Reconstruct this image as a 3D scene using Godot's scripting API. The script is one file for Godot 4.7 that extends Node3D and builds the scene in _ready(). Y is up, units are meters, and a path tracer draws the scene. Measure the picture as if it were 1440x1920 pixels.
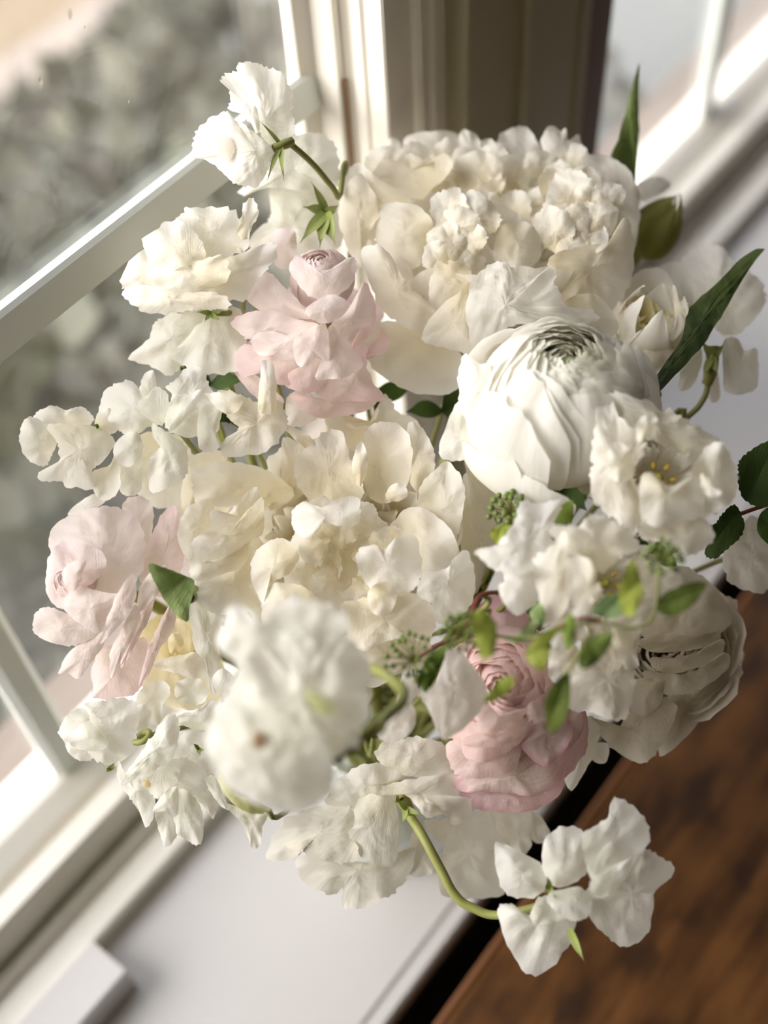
extends Node3D

# ------------------------------------------------------------------ camera frame (measured from the photograph)
const F := 2356.0
const CAM := Vector3(0, 0.75, 0)
const CR := Vector3(0.6185, -0.0478, 0.7843)
const CU := Vector3(0.6553, 0.5823, -0.4812)
const CB := Vector3(-0.4337, 0.8116, 0.3915)

var taken := {}
var org := Vector3.ZERO
var M := {}
var rng := RandomNumberGenerator.new()
var nz := FastNoiseLite.new()


func at(px: float, py: float, d: float) -> Vector3:
	return CAM + (CR * ((px - 720.0) / F) - CU * ((py - 960.0) / F) - CB) * d


func cd(x: float, y: float, z: float) -> Vector3:
	return (CR * x + CU * y + CB * z).normalized()


func rr(a: float, b: float) -> float:
	return rng.randf_range(a, b)


# ------------------------------------------------------------------ naming
func numbered(called: String) -> String:
	if not taken.has(called):
		taken[called] = 0
		return called
	taken[called] += 1
	return "%s_%03d" % [called, taken[called]]


func tag(o: Node, label: String, category := "", group := "", kind := "") -> void:
	if label:
		o.set_meta("label", label)
	if category:
		o.set_meta("category", category)
	if group:
		o.set_meta("group", group)
	if kind:
		o.set_meta("kind", kind)


func thing(called: String, label: String, category: String, pos: Vector3, group := "") -> Node3D:
	var o := Node3D.new()
	o.name = numbered(called)
	add_child(o, true)
	o.position = pos
	org = pos
	tag(o, label, category, group)
	return o


func sub(called: String, parent: Node3D) -> Node3D:
	var o := Node3D.new()
	name_in(o, called, parent)
	parent.add_child(o, true)
	return o


func name_in(o: Node, called: String, parent: Node) -> void:
	var key := called + "@" + str(parent.get_instance_id())
	var n: int = taken.get(key, 0)
	taken[key] = n + 1
	o.name = called if n == 0 else "%s_%03d" % [called, n]


func part(called: String, mesh: Mesh, mat: Material, parent: Node3D, label := "") -> MeshInstance3D:
	var o := MeshInstance3D.new()
	o.mesh = mesh
	o.material_override = mat
	name_in(o, called, parent)
	parent.add_child(o, true)
	if label:
		o.set_meta("label", label)
	return o


func struct(called: String, mesh: Mesh, mat: Material, pos := Vector3.ZERO) -> MeshInstance3D:
	var o := MeshInstance3D.new()
	o.mesh = mesh
	o.material_override = mat
	o.name = numbered(called)
	o.position = pos
	add_child(o, true)
	o.set_meta("kind", "structure")
	return o


# ------------------------------------------------------------------ materials
func mat(called: String, c: Color, rough := 0.6, o := {}) -> StandardMaterial3D:
	var m := StandardMaterial3D.new()
	m.resource_name = called
	m.albedo_color = c
	m.roughness = rough
	m.cull_mode = BaseMaterial3D.CULL_DISABLED
	for k in o:
		m.set(k, o[k])
	M[called] = m
	return m


func vein_image() -> ImageTexture:
	var im := Image.create(256, 256, false, Image.FORMAT_L8)
	var n := FastNoiseLite.new()
	n.seed = 5
	n.frequency = 0.02
	for y in 256:
		for x in 256:
			var v := 0.5 + 0.35 * n.get_noise_2d(x * 6.0, y * 0.5) + 0.25 * n.get_noise_2d(x * 1.5, y * 1.5 + 400.0)
			im.set_pixel(x, y, Color(v, v, v))
	return ImageTexture.create_from_image(im)


func wood_image() -> ImageTexture:
	var im := Image.create(1024, 512, false, Image.FORMAT_RGB8)
	var n := FastNoiseLite.new()
	n.seed = 11
	n.frequency = 0.01
	n.fractal_octaves = 4
	for y in 512:
		for x in 1024:
			var g := n.get_noise_2d(x * 0.35, y * 3.2)
			var b := n.get_noise_2d(x * 1.1 + 900.0, y * 1.6)
			var s := n.get_noise_2d(x * 1.5, y * 22.0 + 77.0)
			var t := clampf(0.5 + 0.6 * g + 0.55 * b + 0.2 * s, 0.0, 1.0)
			var c := Color(0.032, 0.012, 0.003).lerp(Color(0.15, 0.061, 0.016), t)
			if b < -0.26:
				c = c.lerp(Color(0.03, 0.014, 0.006), clampf((-0.26 - b) * 4.0, 0.0, 0.6))
			im.set_pixel(x, y, c.linear_to_srgb())
	return ImageTexture.create_from_image(im)


func materials() -> void:
	var veins := vein_image()
	var pet := {"vertex_color_use_as_albedo": true, "backlight_enabled": true, "backlight": Color(1.0, 0.99, 0.965), "rim_enabled": true, "rim": 0.15, "rim_tint": 0.6, "heightmap_enabled": true, "heightmap_texture": veins, "heightmap_scale": 0.02, "metallic_specular": 0.32}
	mat("petal", Color.WHITE, 0.55, pet)
	mat("green", Color.WHITE, 0.58, {"metallic_specular": 0.3, "vertex_color_use_as_albedo": true, "backlight_enabled": true, "backlight": Color(0.35, 0.45, 0.12), "heightmap_enabled": true, "heightmap_texture": veins, "heightmap_scale": 0.03})
	mat("stem", Color(0.54, 0.55, 0.29), 0.5)
	mat("twig", Color(0.45, 0.2, 0.13), 0.6)
	mat("bud", Color(0.38, 0.45, 0.16), 0.5)
	mat("stamen", Color(0.93, 0.85, 0.5), 0.6)
	mat("paint", Color(0.93, 0.91, 0.87), 0.38)
	mat("sill_paint", Color(0.79, 0.775, 0.765), 0.34)
	mat("muntin_paint", Color(0.93, 0.95, 0.93), 0.35)
	mat("shaded_post_paint", Color(0.66, 0.63, 0.52), 0.42)  # darker copy of the paint: shade of the room-facing post as colour
	mat("chip", Color(0.55, 0.42, 0.3), 0.7)
	mat("brown_trim", Color(0.42, 0.32, 0.25), 0.5)
	mat("track", Color(0.78, 0.79, 0.78), 0.3)
	mat("dark", Color(0.05, 0.04, 0.035), 0.7)
	mat("wall", Color(0.78, 0.75, 0.70), 0.9)
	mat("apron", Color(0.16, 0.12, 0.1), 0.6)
	mat("floor", Color(0.34, 0.24, 0.17), 0.5)
	mat("wood", Color.WHITE, 0.46, {"albedo_texture": wood_image(), "uv1_triplanar": true, "uv1_world_triplanar": true, "uv1_scale": Vector3(1.3, 2.6, 2.6), "metallic_specular": 0.4})
	mat("wood_edge", Color(0.55, 0.37, 0.25), 0.5)
	mat("glass", Color(0.95, 0.95, 0.93, 0.09), 0.03, {"transparency": BaseMaterial3D.TRANSPARENCY_ALPHA})
	mat("vase_glass", Color(0.95, 1, 0.97, 0.12), 0.03, {"transparency": BaseMaterial3D.TRANSPARENCY_ALPHA})
	mat("ground", Color(0.42, 0.38, 0.34), 0.9)
	mat("ledge", Color(0.43, 0.375, 0.345), 0.85)
	mat("kerb", Color(0.62, 0.57, 0.53), 0.9)
	mat("beige", Color(0.55, 0.48, 0.39), 0.9)
	mat("shrub", Color(0.385, 0.39, 0.35), 0.8, {"vertex_color_use_as_albedo": true, "backlight_enabled": true, "backlight": Color(0.3, 0.3, 0.2)})
	mat("siding", Color(0.50, 0.51, 0.50), 0.8)


# ------------------------------------------------------------------ mesh tools
func grid(P: PackedVector3Array, C: PackedColorArray, nu: int, nv: int, wrap := false, given := PackedVector2Array()) -> ArrayMesh:
	var w := nu + 1
	var N := PackedVector3Array()
	var UV := PackedVector2Array()
	var I := PackedInt32Array()
	N.resize(P.size())
	UV.resize(P.size())
	for j in nv + 1:
		for i in w:
			var k := j * w + i
			var du := P[j * w + (1 if wrap and i == nu else mini(i + 1, nu))] - P[j * w + (nu - 1 if wrap and i == 0 else maxi(i - 1, 0))]
			var dv := P[mini(j + 1, nv) * w + i] - P[maxi(j - 1, 0) * w + i]
			var n := du.cross(dv)
			N[k] = n.normalized() if n.length_squared() > 1e-18 else Vector3.UP
			UV[k] = given[k] if given.size() else Vector2(float(i) / nu, float(j) / nv)
	for j in nv:
		for i in nu:
			var a := j * w + i
			I.append_array([a, a + w, a + 1, a + 1, a + w, a + w + 1])
	for k in P.size():
		P[k] -= org
	var arr := []
	arr.resize(Mesh.ARRAY_MAX)
	arr[Mesh.ARRAY_VERTEX] = P
	arr[Mesh.ARRAY_NORMAL] = N
	arr[Mesh.ARRAY_TEX_UV] = UV
	arr[Mesh.ARRAY_COLOR] = C
	arr[Mesh.ARRAY_INDEX] = I
	var m := ArrayMesh.new()
	m.add_surface_from_arrays(Mesh.PRIMITIVE_TRIANGLES, arr)
	return m


# A free petal from base b to tip t whose inside looks along n; w is its greatest width.
func petal(b: Vector3, t: Vector3, n: Vector3, w: float, c0: Color, c1: Color, o := {}) -> ArrayMesh:
	var nu: int = o.get("nu", 12)
	var nv: int = o.get("nv", 11)
	var bend: float = o.get("bend", 0.12)
	var rc: float = o.get("rc", 0.7)
	var b0: float = o.get("b0", 0.3)
	var vm: float = o.get("vm", 0.62)
	var tc: float = o.get("tc", 0.25)
	var rnd: float = o.get("rnd", 0.28)
	var rp: float = o.get("rp", 2.3)
	var ruf: float = o.get("ruf", 0.03)
	var fr: float = o.get("fr", 4.0)
	var frill: float = o.get("frill", 0.02)
	var curl: float = o.get("curl", 0.0)
	var ecurl: float = o.get("ecurl", 0.0)
	var fold: float = o.get("fold", 0.0)
	var notch: float = o.get("notch", 0.0)
	var point: float = o.get("point", 0.0)
	var skew: float = o.get("skew", 0.0)
	var cx: float = o.get("cx", 1.3)
	var edge: Color = o.get("edge", c1)
	var L := (t - b).length()
	var y := (t - b) / L
	n = (n - y * n.dot(y)).normalized()
	var x := y.cross(n)
	var ph := rr(0, TAU)
	var ph2 := rr(0, TAU)
	var sd := rr(-500, 500)
	var P := PackedVector3Array()
	var C := PackedColorArray()
	for j in nv + 1:
		var v := float(j) / nv
		var wv: float
		if v < vm:
			wv = lerpf(b0, 1.0, sin(PI * 0.5 * v / vm))
		else:
			wv = 1.0 - tc * pow((v - vm) / (1.0 - vm), 2.0)
		wv *= 0.5 * w
		for i in nu + 1:
			var u := -1.0 + 2.0 * i / nu
			var au := absf(u)
			var vv := v * (1.0 - rnd * pow(au, rp) * v)
			if notch:
				vv -= notch * exp(-pow(u / 0.16, 2.0)) * pow(v, 4.0)
			if point:
				vv += point * pow(1.0 - au, 1.6) * pow(v, 5.0)
			vv += frill * nz.get_noise_2d(sd + u * 260.0, sd) * pow(v, 5.0) * 2.0
			# centre line: arc that bulges away from n
			var cy := vv * L
			var cz := -bend * L * 4.0 * vv * (1.0 - vv) * 0.5
			var sl := -bend * 2.0 * (1.0 - 2.0 * vv)
			if curl:
				var q := maxf(0.0, vv - 0.55) / 0.45
				cz -= curl * L * q * q
				sl -= curl * 2.0 * q / 0.45
			var cn := (n - y * sl).normalized()
			var lat := u * wv
			var lift := 0.0
			if absf(rc) > 0.01:
				lat = wv * sin(u * rc) / rc
				lift = wv * (1.0 - cos(u * rc)) / rc
			lift += fold * au * wv
			if ecurl:
				lift -= ecurl * wv * pow(au, 4.0) * v
			var e := smoothstep(0.25, 1.0, maxf(v, au * minf(1.0, v * 1.8)))
			var s := u * cx * (0.5 + 0.5 * v) + (1.0 - v) * signf(u) * au
			lift += ruf * L * e * e * (sin(fr * s * 2.0 + ph) + 0.55 * sin(fr * 4.3 * s + ph2) + 0.8 * nz.get_noise_2d(s * 90.0 + sd, v * 90.0))
			P.append(b + y * cy + n * cz + x * (lat + skew * w * v * v) + cn * lift)
			var cc := c0.lerp(c1, smoothstep(0.0, 0.75, v))
			C.append(cc.lerp(edge, smoothstep(0.6, 1.0, maxf(vv, au * v))))
	return grid(P, C, nu, nv)


# A petal that lies on a surface of revolution about axis ax through c. prof: (r, z) of the four bezier points.
func cup(c: Vector3, ax: Vector3, phi: float, half: float, prof: Array, c0: Color, c1: Color, o := {}) -> ArrayMesh:
	var nu: int = o.get("nu", 12)
	var nv: int = o.get("nv", 11)
	var rnd: float = o.get("rnd", 0.22)
	var rp: float = o.get("rp", 2.5)
	var ruf: float = o.get("ruf", 0.02)
	var fr: float = o.get("fr", 3.0)
	var frill: float = o.get("frill", 0.012)
	var notch: float = o.get("notch", 0.0)
	var point: float = o.get("point", 0.0)
	var flat: float = o.get("flat", 0.0)
	var spiral: float = o.get("spiral", 0.0)
	var vm: float = o.get("vm", 0.6)
	var tc: float = o.get("tc", 0.2)
	var b0: float = o.get("b0", 0.6)
	var ecurl: float = o.get("ecurl", 0.0)
	var edge: Color = o.get("edge", c1)
	var ref := Vector3.RIGHT if absf(ax.x) < 0.8 else Vector3.FORWARD
	ref = (ref - ax * ref.dot(ax)).normalized()
	var ref2 := ax.cross(ref)
	var L: float = (prof[3] - prof[0]).length() + 0.5 * absf(prof[3].x - prof[1].x)
	var ph := rr(0, TAU)
	var ph2 := rr(0, TAU)
	var sd := rr(-500, 500)
	var P := PackedVector3Array()
	var C := PackedColorArray()
	var mid := ref * cos(phi) + ref2 * sin(phi)
	for j in nv + 1:
		var v := float(j) / nv
		var wv: float
		if v < vm:
			wv = lerpf(b0, 1.0, sin(PI * 0.5 * v / vm))
		else:
			wv = 1.0 - tc * pow((v - vm) / (1.0 - vm), 2.0)
		for i in nu + 1:
			var u := -1.0 + 2.0 * i / nu
			var au := absf(u)
			var vv := v * (1.0 - rnd * pow(au, rp) * v)
			if notch:
				vv -= notch * exp(-pow(u / 0.2, 2.0)) * pow(v, 4.0)
			if point:
				vv += point * pow(1.0 - au, 1.6) * pow(v, 5.0)
			vv += frill * nz.get_noise_2d(sd + u * 260.0, sd) * pow(v, 5.0) * 2.0
			var q := prof[0].bezier_interpolate(prof[1], prof[2], prof[3], vv) as Vector2
			var q2 := prof[0].bezier_interpolate(prof[1], prof[2], prof[3], vv + 0.02) as Vector2
			var tg := (q2 - q).normalized()
			var a := phi + u * half * wv
			var rad := ref * cos(a) + ref2 * sin(a)
			rad = rad.lerp(mid + (ref * -sin(phi) + ref2 * cos(phi)) * sin(u * half * wv), flat)
			var nn := rad * tg.y - ax * tg.x   # outward
			var e := smoothstep(0.3, 1.0, maxf(v, au * v))
			var s := u * (0.5 + 0.5 * v) * 1.3
			var lift := ruf * L * e * e * (sin(fr * s * 2.0 + ph) + 0.5 * sin(fr * 4.3 * s + ph2) + 0.8 * nz.get_noise_2d(s * 90.0 + sd, v * 90.0))
			lift += ecurl * L * pow(maxf(au, v * 0.8), 4.0) * v
			lift += spiral * L * u * v
			P.append(c + rad * q.x + ax * q.y + nn * lift)
			var cc := c0.lerp(c1, smoothstep(0.0, 0.8, v))
			C.append(cc.lerp(edge, smoothstep(0.65, 1.0, maxf(vv, au * v))))
	return grid(P, C, nu, nv)


# A hand-set petal: base and tip as (px, py, depth), width in px at the mean depth, roll in degrees about its own length.
func hp(parent: Node3D, b: Vector3, t: Vector3, w: float, roll: float, c0: Color, c1: Color, o := {}, called := "petal") -> MeshInstance3D:
	var bb := at(b.x, b.y, b.z)
	var tt := at(t.x, t.y, t.z)
	var n := (CAM - (bb + tt) * 0.5).normalized()
	n = n.rotated((tt - bb).normalized(), deg_to_rad(roll))
	var m := petal(bb, tt, n, w * (b.z + t.z) * 0.5 / F, c0, c1, o)
	return part(called, m, M[o.get("mat", "petal")], parent)


func tube(pts: Array, r0: float, r1: float, sides := 8, steps := 6) -> ArrayMesh:
	var cv := Curve3D.new()
	for k in pts.size():
		var p: Vector3 = pts[k]
		var d: Vector3 = (pts[mini(k + 1, pts.size() - 1)] - pts[maxi(k - 1, 0)]) * 0.22
		cv.add_point(p, -d, d)
	var n := (pts.size() - 1) * steps
	var P := PackedVector3Array()
	var C := PackedColorArray()
	var side := Vector3.ZERO
	for j in n + 1:
		var f := float(j) / steps
		var k := mini(int(f), pts.size() - 2)
		var p := cv.sample(k, f - k)
		var p2 := cv.sample(k, minf(f - k + 0.05, 1.0))
		var p1 := cv.sample(k, maxf(f - k - 0.05, 0.0))
		var tg := (p2 - p1).normalized()
		if side == Vector3.ZERO:
			side = tg.cross(Vector3(0.31, 0.5, 0.8)).normalized()
		side = (side - tg * side.dot(tg)).normalized()
		var s2 := tg.cross(side)
		var r := lerpf(r0, r1, float(j) / n)
		for i in sides + 1:
			var a := -TAU * i / sides
			P.append(p + (side * cos(a) + s2 * sin(a)) * r)
			C.append(Color.WHITE)
	return grid(P, C, sides, n, true)


func lathe(c: Vector3, ax: Vector3, prof: Array, sides := 20, col := Color.WHITE) -> ArrayMesh:
	var ref := ax.cross(Vector3(0.3, 0.2, 0.93)).normalized()
	var ref2 := ax.cross(ref)
	var P := PackedVector3Array()
	var C := PackedColorArray()
	for q in prof:
		for i in sides + 1:
			var a := -TAU * i / sides
			P.append(c + (ref * cos(a) + ref2 * sin(a)) * q.x + ax * q.y)
			C.append(col)
	return grid(P, C, sides, prof.size() - 1, true)


func ball(c: Vector3, ax: Vector3, r: float, h: float, sides := 10, rings := 6, col := Color.WHITE) -> ArrayMesh:
	var prof := []
	for k in rings + 1:
		var a := PI * k / rings
		prof.append(Vector2(maxf(r * sin(a), r * 0.01), -h * cos(a)))
	return lathe(c, ax, prof, sides, col)


# Box with chamfered edges, corner lo to hi
func box(lo: Vector3, hi: Vector3, ch := 0.002) -> ArrayMesh:
	return extrude([Vector2(lo.z + ch, lo.y), Vector2(hi.z - ch, lo.y), Vector2(hi.z, lo.y + ch), Vector2(hi.z, hi.y - ch), Vector2(hi.z - ch, hi.y), Vector2(lo.z + ch, hi.y), Vector2(lo.z, hi.y - ch), Vector2(lo.z, lo.y + ch)], lo.x, hi.x, 0)


# Closed outline extruded along x (axis 0: outline is (z, y)) or along y (axis 1: outline is (x, z))
func extrude(outline: Array, a: float, b: float, axis: int) -> ArrayMesh:
	var st := SurfaceTool.new()
	st.begin(Mesh.PRIMITIVE_TRIANGLES)
	st.set_smooth_group(-1)
	var pl := PackedVector2Array(outline)
	var to3 := func(q: Vector2, s: float) -> Vector3:
		return Vector3(s, q.y, q.x) if axis == 0 else Vector3(q.x, s, q.y)
	var area := 0.0
	for k in pl.size():
		area += pl[k].cross(pl[(k + 1) % pl.size()])
	if area < 0:
		pl.reverse()
	for k in pl.size():
		var p := pl[k]
		var q := pl[(k + 1) % pl.size()]
		var v := [to3.call(p, a), to3.call(q, a), to3.call(q, b), to3.call(p, b)]
		for i in [0, 1, 2, 0, 2, 3]:
			st.add_vertex(v[i])
	var tri := Geometry2D.triangulate_polygon(pl)
	for s in [a, b]:
		for i in range(0, tri.size(), 3):
			var w := [pl[tri[i]], pl[tri[i + 1]], pl[tri[i + 2]]]
			if (w[1] - w[0]).cross(w[2] - w[0]) * (1.0 if s == a else -1.0) > 0:
				w.reverse()
			for q in w:
				st.add_vertex(to3.call(q, s))
	st.generate_normals()
	return st.commit()


# ------------------------------------------------------------------ colours of petals (linear)
const WHITE0 := Color(0.92, 0.87, 0.70)
const WHITE1 := Color(0.95, 0.93, 0.885)
const PURE0 := Color(0.91, 0.91, 0.80)
const PURE1 := Color(0.95, 0.94, 0.905)
const CREAM0 := Color(0.935, 0.865, 0.66)
const CREAM1 := Color(0.955, 0.935, 0.885)
const PINK0 := Color(0.94, 0.83, 0.78)
const PINK1 := Color(0.955, 0.865, 0.862)
const PINK2 := Color(0.945, 0.765, 0.79)
const GREEN0 := Color(0.21, 0.28, 0.05)
const GREEN1 := Color(0.19, 0.27, 0.06)
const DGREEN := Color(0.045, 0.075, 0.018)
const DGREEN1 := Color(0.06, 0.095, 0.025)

const VASE := Vector3(0.222, -0.012, -0.215)


func toward(ax: Vector3, phi: float, elev: float) -> Array:
	var ref := Vector3.RIGHT if absf(ax.x) < 0.8 else Vector3.FORWARD
	ref = (ref - ax * ref.dot(ax)).normalized()
	var rad := ref * cos(phi) + ax.cross(ref) * sin(phi)
	return [rad * cos(elev) + ax * sin(elev), ax * cos(elev) - rad * sin(elev), rad]


# stem from the base of a bloom into the neck of the vase
func stem_to_vase(o: Node3D, from: Vector3, ax: Vector3, r: float) -> void:
	var a := rr(0, TAU)
	var neck := VASE + Vector3(cos(a) * 0.022, 0.13, sin(a) * 0.022)
	var foot := VASE + Vector3(-cos(a) * 0.02, 0.012, -sin(a) * 0.02)
	part("stem", tube([from, from - ax * 0.03 + (neck - from) * 0.2, neck, foot], r, r * 1.1, 7, 5), M.stem, o)


# The inner mass of a double peony; the outer petals are set one by one afterwards
func peony(o: Node3D, eye: Vector3, ax: Vector3, R: float, turn: float, guards := 1) -> void:
	var base := eye - ax * R * 0.6
	part("receptacle", ball(base - ax * 0.004, ax, R * 0.16, R * 0.1, 12, 6, GREEN0), M.green, o)
	for ring in guards:
		for k in 7:
			var phi := turn + TAU * (k + 0.5 * ring) / 7 + rr(-0.12, 0.12)
			var s := (1.0 - 0.1 * ring) * rr(0.95, 1.05)
			var z := rr(-0.08, 0.08) + 0.12 * ring
			part("guard_petal", cup(base, ax, phi, rr(0.55, 0.66), [Vector2(0.08, 0.02 * ring) * R, Vector2(0.75, -0.2 + 0.1 * ring) * R * s, Vector2(1.05, 0.2 + z) * R * s, Vector2(0.98, 0.62 + z) * R * s], CREAM0, CREAM1, {"ruf": 0.018, "notch": rr(0.0, 0.05), "rnd": 0.25, "spiral": rr(-0.03, 0.03), "frill": 0.015, "nu": 14, "nv": 13}), M.petal, o)
	for k in 18:
		var phi := turn + TAU * k / 18.0 + rr(-0.15, 0.15)
		var d := toward(ax, phi, rr(0.85, 1.2))
		var b: Vector3 = base + d[2] * R * rr(0.3, 0.5) + ax * R * 0.05
		part("petal", petal(b, b + d[0] * R * rr(0.62, 0.85), d[1].rotated(ax, rr(-0.4, 0.4)), R * rr(0.5, 0.7), CREAM0, CREAM1, {"ruf": 0.03, "notch": rr(0, 0.1), "frill": 0.03, "bend": rr(0.05, 0.25), "rc": rr(0.4, 1.0), "rnd": 0.34}), M.petal, o)
	for k in 30:
		var phi := k * 2.39996 + turn
		var q := sqrt((k + 0.5) / 30.0)
		var d := toward(ax, phi, lerpf(1.5, 1.0, q) + rr(-0.12, 0.12))
		var b: Vector3 = base + d[2] * R * 0.42 * q + ax * R * 0.1
		var n: Vector3 = d[1].rotated(d[0], rr(-0.7, 0.7))
		part("petal", petal(b, b + d[0] * R * rr(0.5, 0.68), n, R * rr(0.3, 0.5), CREAM0, Color(0.955, 0.93, 0.85), {"nu": 10, "nv": 9, "ruf": 0.055, "notch": rr(0.0, 0.16), "frill": 0.04, "bend": rr(0.0, 0.3), "rc": rr(0.5, 1.3), "fold": rr(-0.15, 0.25), "rnd": 0.34}), M.petal, o)
	for k in 5:
		var d := toward(ax, k * TAU / 5, 1.2)
		part("carpel", ball(base + d[2] * R * 0.05 + ax * R * 0.4, d[0], R * 0.045, R * 0.11, 8, 6, Color(0.5, 0.55, 0.2)), M.green, o)
	stem_to_vase(o, base - ax * 0.004, ax, 0.0035)


# A crumpled tuft of petals pointing along ax
func tuft(o: Node3D, c: Vector3, ax: Vector3, R: float, n: int, c0: Color, c1: Color) -> void:
	for k in n:
		var q := sqrt((k + 0.5) / n)
		var d := toward(ax, k * 2.39996 + rr(-0.3, 0.3), lerpf(1.5, 0.5, q) + rr(-0.15, 0.15))
		var b: Vector3 = c - ax * R * 0.4 + d[2] * R * 0.2 * q
		var nn: Vector3 = d[1].rotated(d[0], rr(-0.6, 0.6))
		part("petal", petal(b, b + d[0] * R * rr(0.85, 1.15), nn, R * rr(0.85, 1.2), c0, c1, {"nu": 12, "nv": 10, "ruf": 0.045, "fr": 3.0, "notch": rr(0.0, 0.1), "frill": 0.03, "bend": rr(0.1, 0.35), "rc": rr(0.6, 1.3), "rnd": 0.34}), M.petal, o)


# Tight globe of thin overlapping petals. op: how far the outer layers open.
func ranunculus(o: Node3D, c: Vector3, ax: Vector3, R: float, layers: int, turn: float, op: float, inner0: Color, inner1: Color, outer1: Color, eye_c: Color) -> void:
	var base := c - ax * R * 0.85
	part("receptacle", ball(base, ax, R * 0.14, R * 0.1, 12, 6, GREEN0), M.green, o)
	part("eye", ball(c + ax * R * 0.22, ax, R * 0.17, R * 0.45, 14, 8, eye_c), M.green, o)
	for k in layers:
		var t := (k + 0.5) / layers
		var n := 4 + int(t * 2.0)
		var rk := R * lerpf(0.3, 1.0, pow(t, 0.7))
		for i in n:
			var phi := turn + k * 1.13 + TAU * i / n + rr(-0.12, 0.12)
			var rim := R * lerpf(0.06, 0.56 + op, pow(t, 1.25)) * rr(0.94, 1.06)
			var top := R * lerpf(1.58, 1.5 - op, t * t) * rr(0.98, 1.02)
			var prof := [Vector2(R * 0.06, 0.0), Vector2(rk * 1.0, -R * 0.1 * t), Vector2(rk * 1.28, top * 0.68), Vector2(rim, top)]
			var cc := inner1.lerp(outer1, t)
			part("petal", cup(base, ax, phi, TAU / n * rr(0.72, 0.86), prof, inner0, cc, {"rnd": lerpf(0.05, 0.22, t), "rp": 2.4, "ruf": 0.002 + 0.008 * t, "frill": 0.008, "spiral": 0.035, "ecurl": -0.005, "nu": 14, "nv": 12, "notch": rr(0.0, 0.02), "tc": 0.05, "vm": 0.5}), M.petal, o)
	if o.has_meta("own_stem"):
		return
	stem_to_vase(o, base, ax, 0.003)


# Skirt of open petals under a globe
func skirt(o: Node3D, base: Vector3, ax: Vector3, L: float, n: int, turn: float, elev: float, w: float, c0: Color, c1: Color, op := {}) -> void:
	for i in n:
		var d := toward(ax, turn + TAU * i / n + rr(-0.12, 0.12), elev + rr(-0.1, 0.1))
		var q := {"bend": rr(-0.08, 0.12), "rc": rr(0.2, 0.7), "ruf": 0.02, "frill": 0.02, "rnd": 0.3, "notch": rr(0, 0.05)}
		q.merge(op, true)
		part("petal", petal(base + d[2] * L * 0.08, base + d[0] * L * rr(0.9, 1.08), d[1], w * rr(0.85, 1.1), c0, c1, q), M.petal, o)


# Loose cup of frilled petals with a green and yellow heart
func lisianthus(o: Node3D, eye: Vector3, ax: Vector3, R: float, turn: float, c0: Color, c1: Color, close := 0.0) -> void:
	var base := eye - ax * R * 0.7
	part("pistil", ball(base + ax * R * 0.35, ax, R * 0.1, R * 0.3, 10, 8, Color(0.42, 0.42, 0.08)), M.green, o)
	for k in 6:
		var d := toward(ax, k * TAU / 6, 1.15)
		part("stamen", ball(base + d[0] * R * 0.55, d[0], R * 0.05, R * 0.1, 8, 5, Color(0.75, 0.55, 0.12)), M.green, o)
	var counts := [5, 6, 7]
	for ring in 3:
		var t := ring / 2.0
		for i in counts[ring]:
			var phi: float = turn + ring * 0.6 + TAU * i / counts[ring] + rr(-0.15, 0.15)
			var s := lerpf(0.55, 1.0, t) * rr(0.92, 1.08)
			var z := lerpf(0.95, 0.45, t) + rr(-0.1, 0.1)
			var rim := s * lerpf(0.9, 1.12, t) * (1.0 - close)
			part("petal", cup(base, ax, phi, rr(0.55, 0.72), [Vector2(0.05, 0) * R, Vector2(0.55 * s, -0.05) * R, Vector2(0.95 * s, z * 0.6) * R, Vector2(rim, z) * R], c0, c1, {"ruf": 0.055, "fr": 4.5, "frill": 0.07, "rnd": 0.2, "spiral": rr(0.02, 0.1), "ecurl": 0.07, "notch": rr(0, 0.06), "nu": 16, "nv": 12}), M.petal, o)
	for k in 5:
		var d := toward(ax, k * TAU / 5, -0.2)
		part("sepal", petal(base - ax * 0.002, base + d[0] * R * 0.5 - ax * R * 0.1, d[1], R * 0.08, GREEN0, GREEN1, {"nu": 4, "nv": 6, "tc": 0.9, "rnd": 0.1, "ruf": 0.0}), M.green, o)
	stem_to_vase(o, base, ax, 0.0022)


func rose(o: Node3D, eye: Vector3, ax: Vector3, R: float, turn: float, c0: Color, c1: Color) -> void:
	var base := eye - ax * R * 0.75
	for k in 14:
		var t := (k + 0.5) / 14.0
		var n := 3 + int(t * 3)
		var rk := R * lerpf(0.12, 0.95, pow(t, 0.85))
		for i in n:
			var phi := turn + k * 1.3 + TAU * i / n + rr(-0.15, 0.15)
			var z := R * lerpf(0.9, 0.62, t) * rr(0.97, 1.03)
			var rim := rk * lerpf(0.75, 1.3, t * t)
			part("petal", cup(base, ax, phi, TAU / n * rr(0.55, 0.68), [Vector2(R * 0.05, 0), Vector2(rk, -R * 0.05), Vector2(rk * 1.15, z * 0.7), Vector2(rim, z)], c0, c1, {"rnd": 0.32, "point": 0.1 * t, "ruf": 0.015, "spiral": 0.06, "ecurl": 0.1 * t, "rp": 1.8, "nu": 14, "nv": 12}), M.petal, o)
	for k in 5:
		var d := toward(ax, k * TAU / 5, -0.5)
		part("sepal", petal(base, base + d[0] * R * 0.6, d[1], R * 0.16, GREEN0, GREEN1, {"nu": 4, "nv": 6, "tc": 0.95, "rnd": 0.1, "ruf": 0.01}), M.green, o)
	stem_to_vase(o, base, ax, 0.003)


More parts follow.
